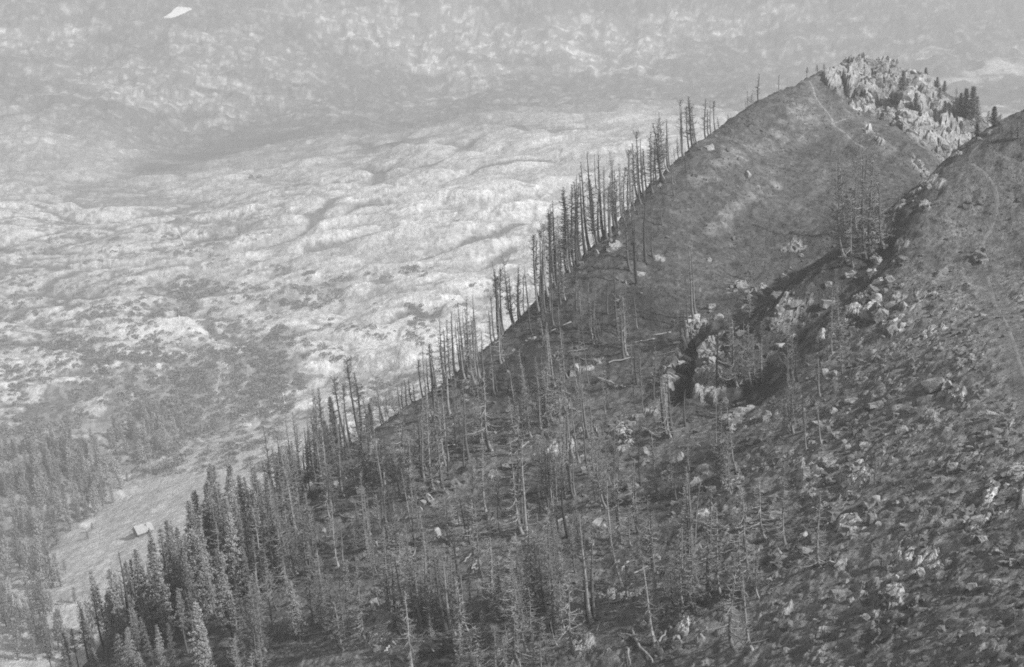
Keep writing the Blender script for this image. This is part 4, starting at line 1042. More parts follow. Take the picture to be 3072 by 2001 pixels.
outcrop('rock_outcrop', 'two pale pointed rock teeth on the slope above the pale cliff', 'rock outcrop', 2220, 860, [(1900 + a / 3.4, 700 + b / 3.4, w / 3.4, h / 3.4) for a, b, w, h in [(1100, 520, 110, 120), (1000, 550, 60, 80), (1040, 590, 80, 50), (960, 570, 50, 40)]], 0.2)
outcrop('rock_outcrop', 'smooth pale rock face below the two rock teeth', 'rock outcrop', 2265, 885, [(1900 + a / 3.4, 700 + b / 3.4, w / 3.4, h / 3.4) for a, b, w, h in [(1240, 610, 150, 150), (1220, 700, 110, 130), (1300, 550, 90, 70), (1200, 790, 70, 100)]], math.radians(55))
outcrop('rock_pillar', 'pale broken rock pillar below the leaning dead larches', 'rock outcrop', 2610, 790, [(2597, 705, 34, 34), (2622, 715, 40, 40), (2640, 700, 34, 30), (2618, 755, 36, 40), (2630, 785, 34, 36), (2598, 838, 26, 34), (2625, 825, 40, 44), (2617, 865, 30, 44), (2650, 740, 26, 26)], math.radians(60), spread=.5)
outcrop('rock_outcrop', 'cluster of pale rocks in the dark ground below the pale cliff', 'rock outcrop', 1860, 1300, [(1300 + a / 3.4, 900 + b / 3.4, w / 3.4, h / 3.4) for a, b, w, h in [(1880, 1240, 60, 80), (1910, 1190, 70, 40), (1880, 1330, 60, 70), (1905, 1410, 60, 70), (1805, 1410, 90, 90), (1965, 1400, 80, 130), (1940, 1470, 80, 90), (1815, 1280, 40, 60), (2010, 1350, 60, 110)]], math.radians(55), spread=.4)
outcrop('rock_outcrop', 'weathered rock ledges above the large dark burnt patch', 'rock outcrop', 1640, 1230, [(1300 + a / 3.4, 900 + b / 3.4, w / 3.4, h / 3.4) for a, b, w, h in [(1220, 1060, 60, 90), (1300, 1040, 60, 80), (1380, 1030, 50, 90), (1430, 1130, 60, 70), (1290, 1140, 70, 60), (1350, 1100, 60, 60), (1210, 1380, 90, 90), (1370, 1400, 140, 130), (1480, 1330, 120, 90), (1310, 1500, 90, 90)]], math.radians(-50), spread=.5)
outcrop('rock_outcrop', 'row of small pale rocks on the slope under the forked skyline tree', 'rock outcrop', 1400, 1160, [(1300 + a / 3.4, 900 + b / 3.4, w / 3.4, h / 3.4) for a, b, w, h in [(345, 860, 45, 60), (330, 970, 40, 50), (310, 1020, 60, 40), (350, 1030, 40, 50), (400, 820, 40, 40), (380, 900, 40, 50), (345, 900, 40, 50), (430, 880, 30, 30)]], math.radians(50))
outcrop('rock_outcrop', 'line of rock ribs on the stony slope below the lower skyline', 'rock outcrop', 1110, 1370, [(600 + a / 3.4, 1200 + b / 3.4, w / 3.4, h / 3.4) for a, b, w, h in [(1800, 410, 50, 50), (1740, 490, 50, 60), (1700, 560, 50, 60), (1660, 620, 40, 50), (1640, 720, 50, 70), (1760, 640, 60, 70), (1800, 740, 70, 50), (1870, 750, 50, 50), (1495, 810, 45, 60), (1730, 560, 30, 60), (1780, 600, 40, 60)]], math.radians(55))
outcrop('rock_outcrop', 'layered rock ledges at the edge of the boulder field', 'rock outcrop', 3000, 1500, [(2048 + a / 2.324, 1334 + b / 2.324, w / 2.324, h / 2.324) for a, b, w, h in [(2310, 170, 150, 30), (2320, 200, 160, 30), (2330, 235, 130, 30), (2210, 350, 170, 40), (2220, 390, 150, 40), (2190, 430, 120, 40), (2240, 470, 90, 30), (2010, 470, 140, 70), (2030, 520, 160, 50), (1900, 440, 80, 25), (2330, 380, 90, 30), (2340, 410, 90, 25), (2290, 320, 50, 50), (1960, 430, 60, 60), (2150, 480, 70, 40)]], math.radians(18), spread=.2)
outcrop('rock_outcrop', 'rock ledge with a dark hollow beneath it low on the boulder field', 'rock outcrop', 2670, 1790, [(2048 + a / 2.324, 1334 + b / 2.324, w / 2.324, h / 2.324) for a, b, w, h in [(1450, 1010, 100, 60), (1390, 1070, 60, 80), (1370, 990, 40, 50), (1480, 950, 70, 50), (1420, 1050, 50, 40), (1520, 1000, 50, 50)]], math.radians(30), spread=.4)
outcrop('rock_outcrop', 'tilted pale slab rocks in the lower middle of the boulder field', 'rock outcrop', 2700, 1660, [(2048 + a / 2.324, 1334 + b / 2.324, w / 2.324, h / 2.324) for a, b, w, h in [(1530, 750, 120, 50), (1580, 715, 50, 30), (1480, 800, 80, 40), (1720, 780, 140, 70), (1700, 820, 120, 50), (1800, 860, 80, 60), (1440, 860, 70, 40)]], math.radians(38), spread=.2)
outcrop('rock_outcrop', 'furrowed rock face at the bottom left of the slope', 'rock outcrop', 1160, 1850, [(1024 + a / 2.324, 1334 + b / 2.324, w / 2.324, h / 2.324) for a, b, w, h in [(400, 1130, 90, 150), (350, 1200, 70, 140), (440, 1190, 80, 120), (330, 1320, 90, 130), (420, 1280, 80, 110), (290, 1170, 60, 50), (60, 1180, 90, 40), (250, 1430, 80, 100), (380, 1390, 70, 90)]], math.radians(62), spread=.2)
outcrop('rock_outcrop', 'pale rock mound among stones below the large dark burnt patch', 'rock outcrop', 1850, 1770, [(1200 + a / 2.975, 1600 + b / 2.975, w / 2.975, h / 2.975) for a, b, w, h in [(1930, 500, 110, 70), (2030, 490, 90, 50), (1770, 525, 50, 50), (2130, 545, 60, 40), (1985, 555, 60, 60), (1880, 570, 50, 40), (1800, 605, 40, 50), (2060, 540, 40, 60), (1830, 560, 40, 40)]], math.radians(25), spread=.3)
outcrop('rock_outcrop', 'pale rounded rock shelf on the dark ground beside the leafless larch', 'rock outcrop', 2225, 1240, [(2190, 1243, 60, 42), (2232, 1238, 66, 30), (2205, 1262, 70, 26), (2250, 1225, 34, 26), (2200, 1290, 30, 22)], math.radians(10), spread=.3)
outcrop('rock_outcrop', 'smooth bulging pale rock above the boulder field', 'rock outcrop', 2620, 940, [(2600, 950, 34, 50), (2625, 930, 50, 40), (2640, 950, 40, 40), (2675, 985, 66, 32), (2690, 975, 40, 26)], math.radians(40), spread=.3)

# loose boulders: the ones the photograph lets one pick out, then the scatter over the stony ground
BIG = [(2805, 1165, 52, 42), (2842, 1158, 24, 20), (2730, 912, 36, 24), (2582, 1082, 58, 34), (2478, 914, 34, 18), (2128, 782, 12, 12), (2362, 752, 30, 18), (2391, 743, 16, 14), (2370, 813, 14, 12), (2352, 836, 22, 18), (2344, 855, 10, 6), (2406, 768, 10, 8), (2522, 1790, 36, 28), (2554, 1802, 16, 16), (2596, 1812, 18, 22), (2603, 1860, 16, 50),
       (2655, 1697, 20, 24), (2920, 1770, 20, 24), (2975, 1800, 14, 30), (2636, 1575, 14, 16), (2708, 1582, 16, 16), (2594, 1590, 14, 14), (2538, 1590, 20, 22), (2820, 1575, 14, 28), (2620, 1512, 44, 26), (2638, 1900, 10, 20), (2625, 1952, 24, 16), (2614, 1966, 26, 14), (2447, 1868, 12, 18), (2510, 1870, 14, 24), (2220, 1825, 12, 12), (2240, 1640, 22, 30), (2196, 1412, 34, 28), (2184, 1436, 18, 20), (2192, 1468, 14, 18),
       (2418, 1420, 18, 26), (2430, 1402, 20, 16), (2555, 1408, 12, 20), (2592, 1340, 24, 18), (2545, 1345, 16, 12), (2535, 1328, 14, 14), (2655, 1340, 18, 12), (2420, 1655, 30, 16), (2560, 1610, 14, 14), (2198, 1285, 20, 16), (2345, 930, 26, 16), (2386, 915, 34, 18), (2332, 946, 12, 14), (2560, 1006, 14, 34), (2380, 1068, 14, 16), (2390, 1090, 14, 10), (2368, 1165, 16, 10), (2495, 1128, 28, 20), (2555, 1205, 26, 14), (2625, 1215, 34, 12),
       (2650, 1205, 16, 12), (2720, 1228, 22, 12), (2700, 1190, 10, 10), (1352, 1573, 16, 22), (1370, 1470, 16, 20), (1400, 1448, 16, 14), (1310, 1452, 14, 14), (1590, 1520, 12, 16), (1592, 1600, 12, 18), (1586, 1684, 14, 18), (1290, 1500, 16, 26), (1270, 1510, 14, 16), (1110, 1440, 14, 20), (970, 1596, 18, 10), (960, 1640, 14, 16), (1125, 1640, 18, 16), (1655, 1365, 12, 12), (1900, 1255, 10, 14), (1850, 1162, 14, 12), (2030, 1032, 14, 10), (1727, 1120, 30, 34),
       (1540, 1052, 8, 8), (1594, 1018, 22, 8), (1630, 998, 14, 8), (1662, 1070, 8, 8), (1790, 760, 10, 12), (1830, 752, 18, 8), (1825, 745, 12, 10), (1856, 702, 12, 8), (1975, 558, 16, 8), (2116, 540, 10, 8), (2140, 405, 10, 12), (2148, 410, 8, 8), (1985, 530, 14, 10), (2115, 548, 14, 6), (1485, 1300, 8, 8), (1522, 1232, 10, 10), (1260, 1530, 12, 12), (2950, 1620, 22, 14), (3005, 1690, 24, 12), (3040, 1690, 18, 18), (2985, 1655, 22, 10), (2720, 1735, 14, 14), (2540, 1745, 16, 12), (2765, 1610, 16, 10),
       (2860, 1400, 26, 12), (2780, 1450, 20, 14), (2900, 1470, 22, 12), (2540, 1450, 24, 20), (2620, 1560, 26, 22), (2990, 1330, 20, 12), (2930, 1300, 16, 10), (2700, 1335, 18, 14), (2760, 1360, 14, 10), (3050, 1420, 20, 10), (1980, 1778, 22, 20), (1905, 1800, 16, 16), (1800, 1790, 14, 18)]
def rock_zone(x, y):
    if x < 1250: return 'on the stony wooded slope by the low skyline'
    if x < 1700: return 'on the middle slope between the dead trees' if y > 1200 else 'on the burnt slope inside the middle skyline'
    if x < 2050:
        if y < 900: return 'on the steep grassy skyline slope'
        if y < 1350: return 'left of the pale cliff'
        if y < 1650: return 'under the large dark burnt patch'
        return 'among the stones at the bottom centre'
    if y < 600: return 'on the grassy slope below the peak'
    if x < 2450:
        if y < 900: return 'on the grass above the pale cliff'
        if y < 1150: return 'in the dark ravine right of the pale cliff'
        if y < 1450: return 'right of the pale cliff among dead larches'
        if y < 1700: return 'at the left edge of the boulder field'
        return 'on the bottom slope left of the boulder field'
    if y < 850: return 'on the dark brow beside the rock pillar'
    if y < 1000: return 'on the upper boulder field beside the path' if x > 2700 else 'on the upper boulder field near the rock pillar'
    if y < 1200: return 'on the boulder field left of the path' if x > 2700 else 'on the boulder field right of the ravine'
    if y < 1400: return 'high in the wide boulder field' if x < 2750 else 'in the wide boulder field below the path'
    if y < 1600: return 'in the middle of the boulder field' if x < 2750 else 'beside the layered rock ledges'
    if y < 1780: return 'around the tilted slab rocks' if x < 2750 else 'below the layered rock ledges'
    return 'low down near the dark hollow' if x < 2750 else 'in the bottom corner of the boulder field'
cand = []
for (a, b, w, h) in BIG:
    cand.append((a, b, w * 1.1, h * 1.1, True))
SCAT = [((2450, 850, 2960, 1200), 360, 6.5), ((2450, 1200, 3070, 1550), 480, 7), ((2300, 1550, 3070, 2000), 540, 7), ((2150, 1200, 2600, 1600), 360, 7), ((2100, 820, 2600, 1150), 170, 9), ((1750, 1250, 2150, 1980), 240, 9), ((1250, 1150, 1750, 1980), 300, 8), ((900, 1400, 1300, 1980), 150, 8), ((1500, 700, 2050, 1150), 120, 6.5), ((2000, 350, 2600, 800), 90, 6), ((2500, 560, 2950, 860), 110, 9), ((2850, 480, 3070, 1200), 60, 5)]
R2 = random.Random(77)
for (x0, y0, x1, y1), n, s in SCAT:
    for _ in range(n):
        x, y = R2.uniform(x0, x1), R2.uniform(y0, y1)
        if mnoise.noise(Vector((x / 130, y / 110, 3))) < R2.uniform(-.45, .25):
            continue
        w = s * math.exp(R2.gauss(0, .6))
        w = min(w, s * 4)
        cand.append((x, y, w * R2.uniform(.9, 1.5), w * R2.uniform(.55, 1.0), False))
sky_y = lambda x: np.interp(x, [260, 600, 1000, 1400, 1640, 1830, 2060, 2430], [1990, 1620, 1350, 1085, 865, 692, 445, 222])
cand = [c for c in cand if c[1] > sky_y(c[0]) + 15 or c[0] > 2430]
cand.sort(key=lambda c: -(c[2] * c[3] + (1e6 if c[4] else 0)))
rub_v, rub_f = [], []
tmpl = [(np.array([v.co[:] for v in m.vertices]), [tuple(p.vertices) for p in m.polygons]) for m in [rock_mesh('stone', s, 3) for s in range(90, 98)]]
for k, (a, b, w, h, big) in enumerate(cand):
    p, n = cast(ridge, a, b)
    if p is None or p.z < 60: continue
    W, Hh = size_px(p, w), size_px(p, h)
    if k < 290:
        o = put_rock(rng.choice(ROCKS if W < 2.2 else BLOCKS), p + Vector((0, 0, .08 * Hh)), W * 1.15, Hh * 1.3, W * rng.uniform(.7, 1.1), rng.uniform(-.2, .75), None, 'boulder')
        o['category'] = 'boulder'; o['group'] = 'loose boulders on the ridge'
        sz = 'large pale' if w * h > 900 else ('pale' if w * h > 250 else 'small pale')
        queue(o, a, b, sz + ' boulder', rock_zone(a, b))
    else:
        V, F = tmpl[k % len(tmpl)]
        M = np.array((Matrix.Rotation(rng.uniform(0, 6.28), 3, 'Z') @ Matrix.Rotation(rng.uniform(-.5, .8), 3, 'Y')) @ Matrix.Diagonal((W, W * .9, Hh * 1.1)))
        n0 = len(rub_v)
        rub_v.extend((V @ M.T + np.array(p) + np.array([0, 0, .1 * Hh])).tolist())
        rub_f.extend([tuple(i + n0 for i in f) for f in F])
for _ in range(9000):                                      # gravel-sized stones
    (x0, y0, x1, y1), n, s = R2.choice(SCAT[:8])
    x, y = R2.uniform(x0, x1), R2.uniform(y0, y1)
    if mnoise.noise(Vector((x / 90, y / 80, 9))) < R2.uniform(-.5, .5) or y < sky_y(x) + 15: continue
    p, n_ = cast(ridge, x, y)
    if p is None or p.z < 60: continue
    W = size_px(p, R2.uniform(2.0, 5.5))
    V, F = tmpl[_ % len(tmpl)]
    M = np.array(Matrix.Rotation(R2.uniform(0, 6.28), 3, 'Z') @ Matrix.Diagonal((W, W, W * R2.uniform(.5, .9))))
    n0 = len(rub_v)
    rub_v.extend((V @ M.T + np.array(p) + np.array([0, 0, .1 * W])).tolist())
    rub_f.extend([tuple(i + n0 for i in f) for f in F])
me = bpy.data.meshes.new('rubble'); me.from_pydata(rub_v, [], rub_f); me.materials.append(M_ROCK); me.update()
rub = bpy.data.objects.new('rubble', me); COL.objects.link(rub)
tag(rub, 'small pale stones strewn over the burnt slope', 'rubble', None, 'stuff')

# ------------------------------------------------------------------ fallen trunks and branches
M_LOG = obj_mat('weathered_wood', 0.24, 0.40, 1.3, 0.3)
def log_mesh(seed):
    R = random.Random(seed); b = MB()
    pts = [Vector((-.5 + i / 6, R.uniform(-.03, .03), R.uniform(-.012, .03))) for i in range(7)]
    b.tube(pts, [.030 * (1 - .09 * i) for i in range(7)], 6)
    for _ in range(9):
        p = pts[R.randint(1, 6)]
        b.spike(p, p + Vector((R.uniform(.02, .12), R.uniform(-.12, .12), R.uniform(-.02, .12))), .006)
    return b.mesh('fallen_trunk', M_LOG, True)
LOGS = [log_mesh(s) for s in (101, 102, 103, 104)]
LOGPX = [(1480, 1800, 1530, 1780), (1700, 1560, 1620, 1590), (1905, 1925, 1960, 1990), (1895, 1900, 1925, 1950), (1880, 1950, 1895, 2000), (1975, 1930, 2000, 1900), (1740, 1080, 1790, 1085), (1760, 1050, 1700, 1060), (1830, 1090, 1900, 1075), (1800, 1140, 1870, 1165), (1650, 1250, 1660, 1225), (1455, 1020, 1490, 1000),
         (1710, 970, 1650, 1000), (1330, 1395, 1290, 1460), (1060, 1560, 1000, 1545), (990, 1562, 930, 1560), (1000, 1390, 1030, 1372), (1640, 1620, 1600, 1650), (1420, 1660, 1390, 1690), (1660, 1880, 1690, 1860), (1950, 1700, 1900, 1730), (2085, 1745, 2130, 1735), (2235, 1600, 2270, 1590), (1620, 1170, 1560, 1180), (2010, 1000, 1960, 1010), (2020, 1060, 1950, 1075), (1960, 1020, 1900, 1030), (1370, 1270, 1340, 1290), (2440, 1700, 2500, 1690), (1250, 1650, 1230, 1690)]
for _ in range(46):
    x, y = R2.uniform(1050, 2200), R2.uniform(1080, 1950)
    if y > sky_y(x) + 40:
        an = R2.choice((R2.gauss(3.3, .35), R2.uniform(0, 6.28))); L = R2.uniform(35, 90)
        LOGPX.append((x, y, x + math.cos(an) * L, y - math.sin(an) * L * .55))
for i, (a, b, c, d) in enumerate(LOGPX):
    p, _ = cast(ridge, a, b); q, _ = cast(ridge, c, d)
    if p is None or q is None: continue
    v = q - p
    if v.length > 16: v = v.normalized() * 8
    o = bpy.data.objects.new('fallen_trunk', LOGS[i % 4]); COL.objects.link(o)
    L = v.length * 1.1
    o.rotation_mode = 'QUATERNION'; o.rotation_quaternion = v.to_track_quat('X', 'Z')
    o.location = (p + v * .5) + Vector((0, 0, .18)); o.scale = (L, max(4.5, L * .85), max(4.5, L * .85))
    o['category'] = 'fallen trunk'; o['group'] = 'fallen trunks on the burnt slope'
    queue(o, a, b, 'fallen grey trunk', tree_zone(a, b))

# ------------------------------------------------------------------ footpaths
def path_strip(pts, w):
    V, F = [], []
    pts = [p for p in pts]
    row = []
    for i, p in enumerate(pts):
        t = pts[min(i + 1, len(pts) - 1)] - pts[max(i - 1, 0)]
        t = t / (np.linalg.norm(t) + 1e-9)
        n = np.array([-t[1], t[0]])
        ww = w * (1 + .7 * mnoise.noise(Vector((p[0] * .35, p[1] * .35, 7))))
        r = []
        for s in (-1, -.5, 0, .5, 1):
            x, y = p + n * ww * s * .5
            loc, _ = drop(ridge, x, y)
            if loc is None: r = None; break
            r.append((loc.x, loc.y, loc.z + (.025 if abs(s) < 1 else -.03)))
        if mnoise.noise(Vector((p[0] * .22, p[1] * .22, 3))) < -.36: r = None
        if r is None: row = []; continue
        n0 = len(V); V += r; cur = list(range(n0, n0 + 5))
        if row:
            for k in range(4):
                F.append((row[k], cur[k], cur[k + 1], row[k + 1]))
        row = cur
    me = bpy.data.meshes.new('footpath'); me.from_pydata(V, [], F); me.materials.append(M_PATH)
    me.polygons.foreach_set('use_smooth', np.ones(len(me.polygons), dtype=bool)); me.update()
    o = bpy.data.objects.new('footpath', me); COL.objects.link(o); o['kind'] = 'structure'
for pp, w in zip(PP, (.66, .7, .45)):
    path_strip(list(pp), w)

# ------------------------------------------------------------------ dry grass and heather tufts
R6 = random.Random(31)
gv, gf = [], []
for _ in range(54000):
    x, y = R6.uniform(300, 3072), R6.uniform(260, 2000)
    if y < sky_y(x) + 4: continue
    if mnoise.noise(Vector((x / 60, y / 45, 5))) + .6 * mnoise.noise(Vector((x / 15, y / 12, 8))) < R6.uniform(-.5, .6): continue
    p, n = cast(ridge, x, y)
    if p is None or p.z < 60: continue
    h = size_px(p, R6.uniform(2.0, 5.0)); h = min(h, .55)
    for k in range(3):
        a = R6.uniform(0, 6.28); w = h * R6.uniform(.3, .55); l = R6.uniform(-.5, .5) * h
        dx, dy = math.cos(a) * w, math.sin(a) * w
        n0 = len(gv)
        gv += [(p.x - dx, p.y - dy, p.z - .05), (p.x + dx, p.y + dy, p.z - .05), (p.x + dx * .5 - dy * .4 + l, p.y + dy * .5 + dx * .4, p.z + h), ]
        gf.append((n0, n0 + 1, n0 + 2))
M_GRASS = obj_mat('dry_grass', 0.13, 0.13, .35, 0.75)
me = bpy.data.meshes.new('grass'); me.from_pydata(gv, [], gf); me.materials.append(M_GRASS); me.update()
o = bpy.data.objects.new('grass', me); COL.objects.link(o)
tag(o, 'short dry grass and heather tufts on the burnt slope', 'grass', None, 'stuff')

# ------------------------------------------------------------------ valley: conifers, shrubs, hut, cabins, snow, streams
def val_cast(px, py):
    return cast(valley, px, py, 380.0)[0]
VT = conv([(160, 400, 220, 0), (250, 380, 240, 0), (500, 480, 260, 0), (600, 470, 270, 0), (690, 430, 250, 0), (700, 500, 390, 0), (520, 520, 370, 0), (440, 640, 450, 0), (1080, 820, 640, 0), (820, 1070, 920, 0), (450, 1350, 1120, 0), (250, 1530, 1380, 0), (670, 1560, 1440, 0), (400, 1330, 1130, 0),
           (1970, 190, 80, 0), (2110, 140, 50, 0), (2180, 130, 0, 0), (2060, 160, 70, 0), (1300, 660, 560, 0), (880, 1020, 880, 1), (990, 980, 860, 0), (1080, 500, 390, 0), (480, 820, 720, 0), (1640, 340, 140, 0), (1500, 230, 100, 0)], 0, 1250, 3.4)
VT += conv([(330, 590, 430, 0), (110, 1010, 560, 0), (190, 980, 760, 0), (60, 1000, 640, 0), (430, 900, 720, 0), (300, 910, 850, 0), (600, 150, 120, 0), (560, 240, 200, 0), (30, 1480, 1220, 0), (130, 480, 380, 0), (170, 1400, 1150, 1), (20, 620, 540, 0), (260, 1340, 960, 0), (180, 1400, 980, 0), (100, 1300, 1000, 0)], 100, 1546, 3.4)
VT += [(60, 1700, 1560, 0), (90, 1740, 1600, 0), (30, 1760, 1620, 0), (130, 1720, 1590, 0), (160, 1760, 1640, 0), (20, 1880, 1740, 0), (60, 1900, 1770, 0), (100, 1860, 1730, 0), (140, 1850, 1720, 0), (55, 1980, 1850, 0), (110, 1960, 1840, 0)]
R3 = random.Random(5)
for _ in range(7):
    x = R3.uniform(200, 330); y = 2010 - (x - 90) * .5 + R3.uniform(-30, 120)
    VT.append((x, y, y - R3.uniform(110, 190), 1 if R3.random() < .3 else 0))
for zone, n in (((0, 1350, 130, 1500), 30), ((80, 1330, 300, 1480), 42), ((0, 1470, 330, 1600), 34), ((230, 1380, 380, 1560), 30), ((330, 1290, 520, 1390), 26), ((0, 1590, 190, 1780), 20), ((20, 1780, 150, 1960), 12), ((430, 1230, 560, 1330), 14)):
    for _ in range(n):
        x, y = R3.uniform(zone[0], zone[2]), R3.uniform(zone[1], zone[3])
        if x > 230 and y > 1600 - (x - 230) * .75: continue
        VT.append((x, y, y - R3.uniform(45, 85) * (1 + (y - 1350) / 900), 1 if R3.random() < .25 else 0))
def valley_zone(x, y):
    if x > 520: return 'on the pale slabs beyond the meadow'
    if y > 1780: return 'in the small wood at the bottom corner'
    if y > 1600: return 'on the meadow below the hut' if x > 190 else 'in the wood below the meadow edge'
    if y < 1400 and x > 330: return 'in the gorge wood above the meadow'
    if x < 110: return 'in the far wood beside the picture edge'
    if x < 230: return 'in the middle of the far wood'
    return 'in the far wood bordering the meadow'
for (x, y, top, k) in VT:
    loc = val_cast(x, y)
    if loc is None: continue
    d = depth_of(loc)
    h = min(max(4.0, (y - top) * d / FPX * 1.03), 19)
    H, mt, mc = rng.choice(LIVE['farpale' if k else 'far'])
    o = plant_tree('far', mt, mc, H, loc, h, girth=1.05 * (H / h) ** .3, name='conifer')
    o['category'] = 'tree'; o['group'] = 'conifers on the valley side'
    queue(o, x, y, ('tall ' if h > 14 else '') + KINDWORD['farpale' if k else 'far'], valley_zone(x, y))

# shrubs dotted over the slabs: the larger ones one by one, the rest as ground cover
sv, sf = [], []
ST = [(np.array([v.co[:] for v in m.vertices]), np.array([p.vertices[:] for p in m.polygons])) for m in SHRUBS]
nsh = 0
R4 = random.Random(8)
spots = []
for _ in range(7500):
    x, y = R4.uniform(0, 1500), R4.uniform(700, 1420)
    if y > sky_y(x) - 30: continue
    g = mnoise.noise(Vector((x / 120, y / 60, 1))) + .5 * mnoise.noise(Vector((x / 35, y / 22, 4)))
    wgt = g + (.25 if y > 850 else -.1) - (.45 if x > 850 else 0)
    if wgt < R4.uniform(-.1, .7): continue
    spots.append((x, y))
for (cx, cy, rx, ry, n) in ((500, 1180, 85, 70, 420), (800, 1160, 75, 60, 380), (560, 890, 30, 45, 90), (600, 865, 60, 18, 100), (700, 1070, 110, 20, 200), (400, 1075, 110, 12, 130), (930, 890, 70, 30, 140), (860, 1010, 40, 20, 90), (470, 1280, 70, 40, 160), (640, 1140, 30, 50, 90), (230, 1020, 60, 10, 60), (1000, 830, 120, 10, 60)):
    for _ in range(n):
        a = R4.uniform(0, 6.28); r = R4.random() ** .5
        qx, qy = cx + math.cos(a) * r * rx * 1.5, cy + math.sin(a) * r * ry * 1.5
        if mnoise.noise(Vector((qx / 26, qy / 14, 6))) + .5 * mnoise.noise(Vector((qx / 9, qy / 6, 2))) > -.05: spots.append((qx, qy))
shrub_things = 0
for i, (x, y) in enumerate(spots):
    loc = val_cast(x, y)
    if loc is None or loc.y > 2000: continue
    s = R4.uniform(1.1, 3.0)
    if i % 7 == 0 and shrub_things < 240 and s > 1.6:
        o = bpy.data.objects.new('shrub', SHRUBS[i % 3]); COL.objects.link(o)
        o.location = loc; o.scale = (s * 1.3, s * 1.3, s); o.rotation_euler = (0, 0, R4.uniform(0, 6.28))
        zn = ('in the dark gorge below the waterfalls' if 380 < x < 900 and y > 1040 else 'on the slabs beside the upper waterfall' if 440 < x < 700 and y > 780 else 'on the slabs near the picture edge' if x < 220 else
              'on the bright slabs behind the skyline trees' if x > 880 else 'on the slabs below the cabin pair' if x > 640 else 'in the middle of the valley slabs') + (', higher up' if y < 900 else '')
        tag(o, 'small dark shrub ' + zn, 'shrub', 'shrubs ' + zn)
        shrub_things += 1
    else:
        V, F = ST[i % 3]
        M = np.array(Matrix.Rotation(R4.uniform(0, 6.28), 3, 'Z') @ Matrix.Diagonal((s * 1.2, s * 1.2, s * .9)))
        n0 = len(sv)
        sv.extend((V @ M.T + np.array(loc)).tolist())
        sf.extend((F + n0).tolist())
me = bpy.data.meshes.new('undergrowth'); me.from_pydata(sv, [], sf); me.materials.append(M_SHRUB); me.update()
o = bpy.data.objects.new('undergrowth', me); COL.objects.link(o)
tag(o, 'low dark undergrowth in the joints of the pale slabs', 'undergrowth', None, 'stuff')

def box(bm, c, s):
    r = bmesh.ops.create_cube(bm, size=1.0)
    for v in r['verts']: v.co = Vector((c[0] + v.co.x * s[0], c[1] + v.co.y * s[1], c[2] + v.co.z * s[2]))
def bm_obj(name, bm, mat, parent):
    me = bpy.data.meshes.new(name); bm.normal_update(); bm.to_mesh(me); bm.free(); me.materials.append(mat)
    o = bpy.data.objects.new(name, me); COL.objects.link(o); o.parent = parent
    return o
def hut(px, py, wpx, rot, label, rich=True):
    loc = val_cast(px, py)
    if loc is None: return
    w = wpx * depth_of(loc) / FPX
    root = bpy.data.objects.new('alpine_hut', None); COL.objects.link(root)
    root.location = loc; root.rotation_euler = (0, 0, rot)
    L, W, Hw, Hr = w * 1.0, w * .82, w * .30, w * .34
    bm = bmesh.new()                                   # walls with gables
    ys = (-L / 2, L / 2); vs = []
    for y in ys:
        vs.append([bm.verts.new(p) for p in ((-W / 2, y, -1.2), (W / 2, y, -1.2), (W / 2, y, Hw), (0, y, Hw + Hr), (-W / 2, y, Hw))])
    for v in vs: bm.faces.new(v)
    for k in range(5):
        k2 = (k + 1) % 5
        if k in (2, 3): continue
        bm.faces.new((vs[0][k], vs[0][k2], vs[1][k2], vs[1][k]))
    bm_obj('wall', bm, M_WALL, root)
    bm = bmesh.new(); ov = .09 * w; th = .035 * w
    for sgn in (-1, 1):
        e = Vector((sgn * (W / 2 + ov), 0, Hw - ov * Hr / (W / 2))); rgt = Vector((0, 0, Hw + Hr))
        a = [bm.verts.new((q.x, yy_, q.z + dz)) for dz in (.03, .03 + th) for yy_ in (-L / 2 - ov, L / 2 + ov) for q in (e, rgt)]
        for f in ((0, 1, 3, 2), (4, 5, 7, 6), (0, 1, 5, 4), (2, 3, 7, 6), (0, 2, 6, 4), (1, 3, 7, 5)):
            bm.faces.new([a[i] for i in f])
    bmesh.ops.recalc_face_normals(bm, faces=bm.faces[:])
    roof = bm_obj('roof', bm, M_ROOF, root)
    if rich:
        bm = bmesh.new(); box(bm, (W * .22, L * .2, Hw + Hr * .85), (w * .08, w * .08, w * .2)); bm_obj('chimney', bm, M_ROOF, roof)
        bm = bmesh.new(); box(bm, (0, -L / 2 - .03, Hw * .30), (w * .13, .08, Hw * .85)); bm_obj('door', bm, M_DOOR, root)
        for sx in (-1, 1):
            bm = bmesh.new(); box(bm, (sx * W * .3, -L / 2 - .03, Hw * .6), (w * .1, .08, w * .09)); bm_obj('window', bm, M_DOOR, root)
        bm = bmesh.new(); box(bm, (-W * .15, -L / 2 - w * .12, -.35), (w * .9, w * .14, w * .10)); bm_obj('plinth', bm, M_ROCK, root)
    tag(root, label, 'hut')
hut(430, 1600, 46, math.radians(-52), 'small hut with pale stone roof on the sloping meadow')
hut(754, 531, 13, .3, 'tiny cabin on the valley floor, nearer the slope of the paired cabins', False)
hut(779, 532, 13, .5, 'tiny cabin on the valley floor, right one of the pair', False)
hut(104, 762, 13, .2, 'tiny pale cabin alone on the far grassy slope', False)
hut(805, 392, 9, .2, 'tiny cabin at the far end of the valley floor', False)
hut(912, 326, 9, .4, 'tiny cabin at the foot of the far mountainside', False)
hut(1016, 322, 9, .1, 'tiny cabin under the pale far cliffs', False)

